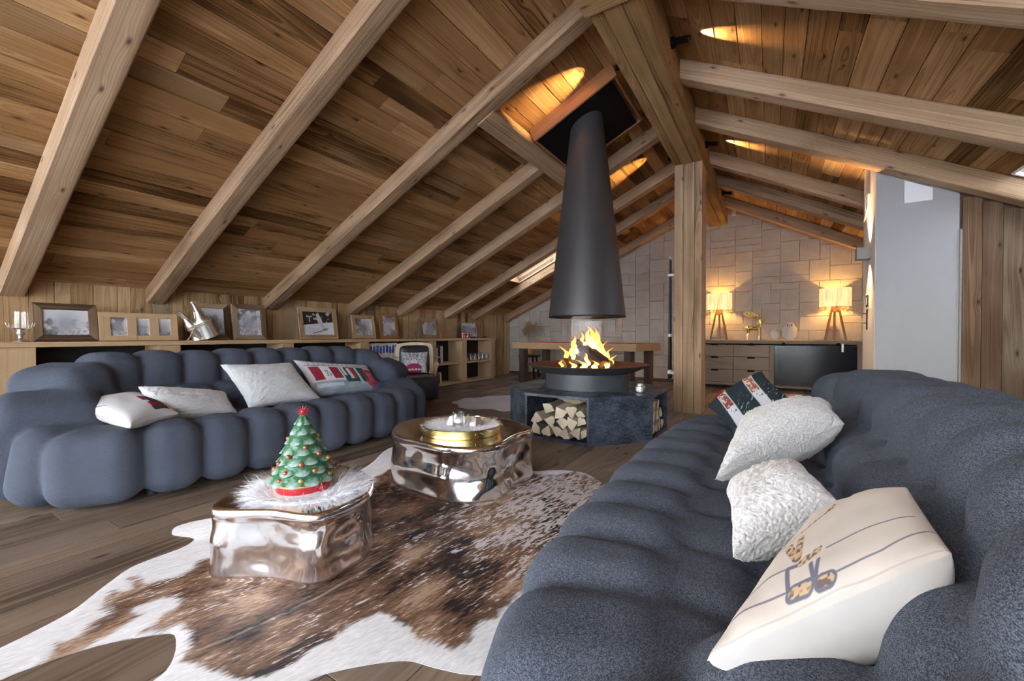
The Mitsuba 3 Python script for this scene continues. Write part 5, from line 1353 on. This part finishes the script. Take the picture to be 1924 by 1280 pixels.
def lamp(label, x, y=9.15, s=1.0):
    k = thing('table_lamp', label, 'table lamp')
    zb = .922
    m = 160; a = np.arange(m)*2*PI/m
    z = np.linspace(1.495, 1.815, 14)
    A_, Z_ = np.meshgrid(a, z)
    r = .222*s*(1+.012*np.sin(A_*58+3*np.sin(A_*7))+.010*meshkit.noise(np.stack([np.cos(A_)*9, np.sin(A_)*9, Z_*14], -1)))
    v = np.stack([x+r*np.cos(A_), y+r*np.sin(A_), Z_], -1).reshape(-1, 3)
    i, j = np.meshgrid(np.arange(13), np.arange(m), indexing='ij')
    q = np.stack([i*m+j, i*m+(j+1) % m, (i+1)*m+(j+1) % m, (i+1)*m+j], -1).reshape(-1, 4)
    f = np.vstack([q[:, [0, 1, 2]], q[:, [0, 2, 3]]])
    st = .30+.85*meshkit.noise(np.c_[np.arctan2(v[:, 1]-y, v[:, 0]-x)*40, v[:, 2]*6, v[:, 0]*0], 3)
    col = st[:, None]*np.array([[1.0, .70, .32]])*.30*LAMP
    part(k, 'shade', (v, f), 'm_shade', smooth=True, color=col, emitter={'type': 'area', 'radiance': {'type': 'mesh_attribute', 'name': 'vertex_color'}, 'sampling_weight': .4}, label='glowing pleated fibre shade')
    g = np.random.default_rng(4); n = 420; aa = g.uniform(0, 2*PI, n)
    pts = np.c_[x+.222*np.cos(aa), y+.222*np.sin(aa), np.full(n, 1.497)]; dirs = np.c_[np.cos(aa)*.15, np.sin(aa)*.15, np.full(n, -1.)]
    vv, ff = blades(pts, dirs, .04, .004, 5, .1)
    hang = pts[:, 2].repeat(8)-.045*np.tile([0, 0, .33, .33, .66, .66, 1, 1], n); vv[:, 2] = hang
    part(k, 'fringe', (vv, ff), 'm_cream_fur', kind='stuff', label='cream fringe')
    for i in range(3):
        t = PI/2+i*2*PI/3+.0
        part(k, 'leg', bar((x+.05*math.cos(t), y+.05*math.sin(t), 1.50), (x+.165*math.cos(t), y+.165*math.sin(t)*.8, zb), .036, .026, (math.cos(t), math.sin(t), 0), .005), 'm_lampwood')
    part(k, 'hub', move(lathe([(0, 1.40), (.055, 1.40), (.058, 1.43), (.05, 1.50), (.02, 1.54), (0, 1.54)], 28), None, (x, y, 0)), 'm_lampwood', smooth=30)
    part(k, 'bulb', ball((x, y, 1.62), (.03, .03, .042), 2), 'm_glass', smooth=True)
    scene[f'{k}_light'] = {'type': 'point', 'position': [x, y, 1.62], 'intensity': {'type': 'rgb', 'value': [.42*LAMP, .245*LAMP, .070*LAMP]}, 'sampling_weight': 3.0}
    mt = thing('fur_mat', label.replace('table lamp', 'flat cream fur mat under the lamp').split(' with')[0], 'fur mat')
    labels[mt]['label'] = 'flat cream fur mat under the ' + ('left' if x < 0 else 'right') + ' table lamp'
    vv, ff = fluff(mt, (x, y, .907), .24, .17, 0, 900, .03, 'm_cream_fur', 6, .003)
    part(mt, 'backing', move(lathe([(0, 0), (.23, 0), (.235, .005), (0, .012)], 40), np.diag([1, .75, 1]), (x, y, .9055)), 'm_cream_fur', smooth=True)
    part(mt, 'pile', (vv, ff), 'm_cream_fur', kind='stuff')
scene['m_shade'] = {'type': 'twosided', 'bsdf': {'type': 'diffuse', 'reflectance': {'type': 'rgb', 'value': [.55, .40, .20]}}}
flat('m_lampwood', (.36, .20, .085), .5, .3)
lamp('tripod table lamp with glowing fibre shade beside the post', -.86)
lamp('tripod table lamp with glowing fibre shade at the right end of the sideboard', .955)
# golden stag
dg = thing('stag_figure', 'shiny golden stag figurine with big antlers on the sideboard', 'figurine')
o = np.array([-.275, 9.12, .906])
def chain(pts, rs):
    import manifold3d as m3
    pr_ = []
    for (p, q), (a, b) in zip(zip(pts[:-1], pts[1:]), zip(rs[:-1], rs[1:])):
        v1, _ = ball(p, (a,)*3, 1); v2, _ = ball(q, (b,)*3, 1)
        h = trimesh.convex.convex_hull(np.vstack([v1, v2])); pr_.append((np.array(h.vertices), np.array(h.faces)))
    return pr_
from manifold3d import Manifold, Mesh
def weld(pieces, res=.006, it=6):
    ms = [Manifold(Mesh(np.asarray(v, np.float32), np.asarray(f, np.uint32))) for v, f in pieces]
    from manifold3d import OpType
    w = Manifold.batch_boolean(ms, OpType.Add).refine_to_length(res).to_mesh()
    t = trimesh.Trimesh(np.array(w.vert_properties[:, :3]), np.array(w.tri_verts), process=True)
    trimesh.smoothing.filter_taubin(t, iterations=it)
    return np.array(t.vertices), np.array(t.faces)
body = chain([(-.085, 0, .235), (-.03, 0, .225), (.05, 0, .225), (.095, 0, .25)], [.042, .038, .042, .046])
body += chain([(.095, 0, .26), (.115, 0, .32), (.105, 0, .375)], [.042, .03, .024]) + chain([(.105, 0, .385), (.135, 0, .378), (.165, 0, .362)], [.026, .022, .013])
for sx, x in ((-1, -.09), (1, .09)):
    for sy in (-1, 1):
        kx = -.018 if sx < 0 else .008
        body += chain([(x, sy*.024, .22), (x+.02*sx*.2+(.012 if sx < 0 else 0), sy*.026, .135), (x+kx, sy*.026, .075), (x+kx*.4, sy*.026, .008)], [.030 if sx < 0 else .026, .015, .009, .010])
body += chain([(-.125, 0, .25), (-.145, 0, .225)], [.014, .006])
for sy in (-1, 1): body += chain([(.09, sy*.02, .40), (.075, sy*.045, .415)], [.010, .004])
DR_ = rotz(.25)
part(dg, 'body', move(weld(body), DR_, o), 'm_gold', smooth=True)
for sy in (-1, 1):
    pts = [(.10, sy*.012, .40), (.05, sy*.05, .425), (-.03, sy*.07, .445), (-.11, sy*.085, .475), (-.17, sy*.09, .53)]
    ms = [tube(pts, [.014, .015, .016, .013, .005], 8)]
    for i, (x, z, h) in enumerate(((.06, .42, .07), (.01, .437, .085), (-.04, .447, .095), (-.09, .465, .08), (-.13, .49, .06))): ms.append(tube([(x, sy*(.045+.01*i), z), (x-.005, sy*(.055+.01*i), z+h*.6), (x+.012, sy*(.05+.01*i), z+h)], [.012, .010, .003], 7))
    part(dg, 'antler', move(merge(ms), DR_, o), 'm_gold', smooth=True)
# two owls
def owl(label, x, h, y=9.13):
    k = thing('owl_figure', label, 'figurine'); s = h/.30; o = np.array([x, y, .925])
    v, f = lathe([(0, 0), (.055, .0), (.085, .03), (.098, .10), (.094, .17), (.078, .225), (.070, .26), (.055, .29), (.02, .302), (0, .303)], 64)
    v = v*s; nz = (meshkit.noise(v*95/s, 5)-.5)
    rad = np.linalg.norm(v[:, :2], axis=1, keepdims=True); v[:, :2] *= 1+np.where(rad > .01, .09*nz[:, None], 0)
    part(k, 'body', (v+o, f), 'm_owl', smooth=True)
    for sx in (-1, 1):
        part(k, 'wing', move(ball((0, 0, 0), (.030*s, .055*s, .10*s), 2), None, o+np.array([sx*.084*s, .01*s, .125*s])), 'm_owl', smooth=True)
        part(k, 'eye', ball(o+np.array([sx*.028*s, -.066*s, .245*s]), (.012*s, .008*s, .012*s), 2), 'm_eye', smooth=True, label='dark eye')
        part(k, 'foot', ball(o+np.array([sx*.03*s, -.06*s, .005]), (.02*s, .025*s, .012*s), 1), 'm_cream_fur', smooth=True)
    part(k, 'beak', move(lathe([(0, -.03*s), (.008*s, 0), (0, .012*s)], 10), rotx(-.3), o+np.array([0, -.076*s, .232*s])), 'm_eye', smooth=True, label='dark beak')
    part(k, 'brow', tube([o+np.array([-.045*s, -.062*s, .268*s]), o+np.array([0, -.076*s, .25*s]), o+np.array([.045*s, -.062*s, .268*s])], .004*s, 6), 'm_tan_book', smooth=True)
owl('smaller white owl figurine on the shared fur mat', .075, .205)
owl('larger white owl figurine on the shared fur mat', .295, .315)
om = thing('fur_mat', 'cream fur mat under the two owl figurines', 'fur mat')
part(om, 'backing', move(lathe([(0, 0), (.27, 0), (.275, .006), (0, .018)], 40), np.diag([1, .5, 1]), (.20, 9.12, .9055)), 'm_cream_fur', smooth=True)
part(om, 'pile', fluff(om, (.20, 9.12, .912), .28, .14, 0, 900, .028, 'm_cream_fur', 16, .003), 'm_cream_fur', kind='stuff')
# woven rug before the sideboard
def kilim(p, n, uv):
    s = noise(p.x*7+dr.sin(p.y*11)*.8, p.y*26); q = noise(p.x*16+9, p.y*40)
    c = mix((.58, .46, .38), (.30, .09, .05), smoothstep(.50, .58, s))
    return mix(c, (.16, .10, .09), smoothstep(.72, .78, q))
procm('m_kilim', kilim, .95, .05)
kr = thing('woven_rug', 'cream and rust patterned woven rug in front of the sideboard', 'rug')
part(kr, 'weave', BX(-.72, 1.0, 6.75, 8.5, 0.0005, .010), 'm_kilim')
part(kr, 'edge_binding', BX(-.76, -.72, 6.75, 8.5, 0.0005, .012), 'm_red', label='red edge')
part(kr, 'edge_binding', BX(-.76, 1.0, 6.71, 6.75, 0.0005, .012), 'm_red', label='red edge')

# ------------------------------------------------------------------ lamps of the room
wlp = thing('wall_lamp', 'grey up-and-down box wall lamp on the beige cheek', 'wall lamp')
cz, cy, cx = 1.84, 5.60, CXL-.006
for a in ((cx-.115, cx, cy-.062, cy-.056), (cx-.115, cx, cy+.056, cy+.062), (cx-.115, cx-.109, cy-.056, cy+.056), (cx-.006, cx, cy-.056, cy+.056)):
    part(wlp, 'housing', BX(*a, cz-.06, cz+.06, lay=2), 'm_grey_metal')
part(wlp, 'core', BX(cx-.108, cx-.007, cy-.055, cy+.055, cz-.03, cz+.03), 'm_grey_metal')
for s in (-1, 1):
    scene[f'wall_lamp_spot_{"a" if s > 0 else "b"}'] = {'type': 'spot', 'sampling_weight': 1.5, 'intensity': {'type': 'rgb', 'value': [2.4*SPOT, 1.65*SPOT, .95*SPOT]}, 'cutoff_angle': 34, 'beam_width': 8,
        'to_world': T().look_at(origin=[cx-.05, cy, cz+s*.035], target=[cx-.02, cy, cz+s*1.0], up=[0, 1, 0])}
th_ = thing('thermostat', 'small white control panel with a hanging cord high on the beige cheek', 'control panel')
part(th_, 'body', BX(CXL-.026, CXL-.006, 5.62, 5.76, 2.30, 2.46), 'm_white')
part(th_, 'display', BX(CXL-.028, CXL-.025, 5.64, 5.70, 2.32, 2.44), 'm_grey_metal')
part(th_, 'cord', tube([(CXL-.016, 5.74, 2.30), (CXL-.02, 5.78, 2.25), (CXL-.02, 5.86, 2.22)], .007, 8), 'm_white', smooth=True)
sw = thing('light_switch', 'dark square light switch on the beige cheek', 'switch')
part(sw, 'plate', BX(CXL-.016, CXL-.006, 5.66, 5.75, 1.30, 1.42), 'm_black_plain')
part(sw, 'rocker', BX(CXL-.020, CXL-.015, 5.68, 5.73, 1.32, 1.40), 'm_grey_metal')
hk = thing('key_hooks', 'narrow black hook strip below the switch', 'hooks')
part(hk, 'strip', BX(CXL-.016, CXL-.006, 5.69, 5.72, 1.06, 1.27), 'm_black_plain')
for z in (1.13, 1.23): part(hk, 'hook', BX(CXL-.045, CXL-.015, 5.70, 5.71, z-.005, z+.005), 'm_black_plain')
sn = thing('smoke_sensor', 'small white sensor box high on the tiled wall near the ridge', 'sensor')
solo(sn, soft((-.63, YB-.035, 3.42), (.075, .04, .13), .015), 'm_white', smooth=40)
def spotlight(label, side, y):
    k = thing('spotlight', label, 'spotlight')
    x = -.74 if side > 0 else -1.08
    z = 3.50
    part(k, 'base', tube([(x, y, z), (x+side*.03, y, z)], .045, 24), 'm_black_matte', smooth=30)
    a = np.array([x+side*.05, y-.01, z-.005]); d = unit((side*.92, -.25, -.30))
    part(k, 'arm', tube([(x+side*.025, y, z), a+d*.01], .012, 12), 'm_black_matte', smooth=30)
    part(k, 'barrel', tube([a-d*.02, a+d*.11, a+d*.111, a+d*.105], [.026, .026, .022, .020], 20), 'm_black_matte', smooth=30)
    part(k, 'lens', tube([a+d*.100, a+d*.106], .019, 16), 'm_white', smooth=30, emitter={'type': 'area', 'radiance': {'type': 'rgb', 'value': [7, 4.6, 2.2]}, 'sampling_weight': .02})
    o_ = a+d*.118
    scene[f'{k}_beam'] = {'type': 'spot', 'sampling_weight': 1.5, 'intensity': {'type': 'rgb', 'value': [3.8*SPOT, 2.45*SPOT, 1.05*SPOT]}, 'cutoff_angle': 21, 'beam_width': 9,
        'to_world': T().look_at(origin=o_.tolist(), target=(o_+unit((side, -.10, (-.13 if side > 0 else -.10)))).tolist(), up=[0, 1, 0])}
for side, ys in ((-1, (3.86, 6.22, 8.25)), (1, (3.80, 6.04, 8.25))):
    for i, y in enumerate(ys): spotlight(f'black spotlight on the {"right" if side > 0 else "left"} cheek of the ridge beam, {("nearest", "middle", "farthest")[i]} of three', side, y)
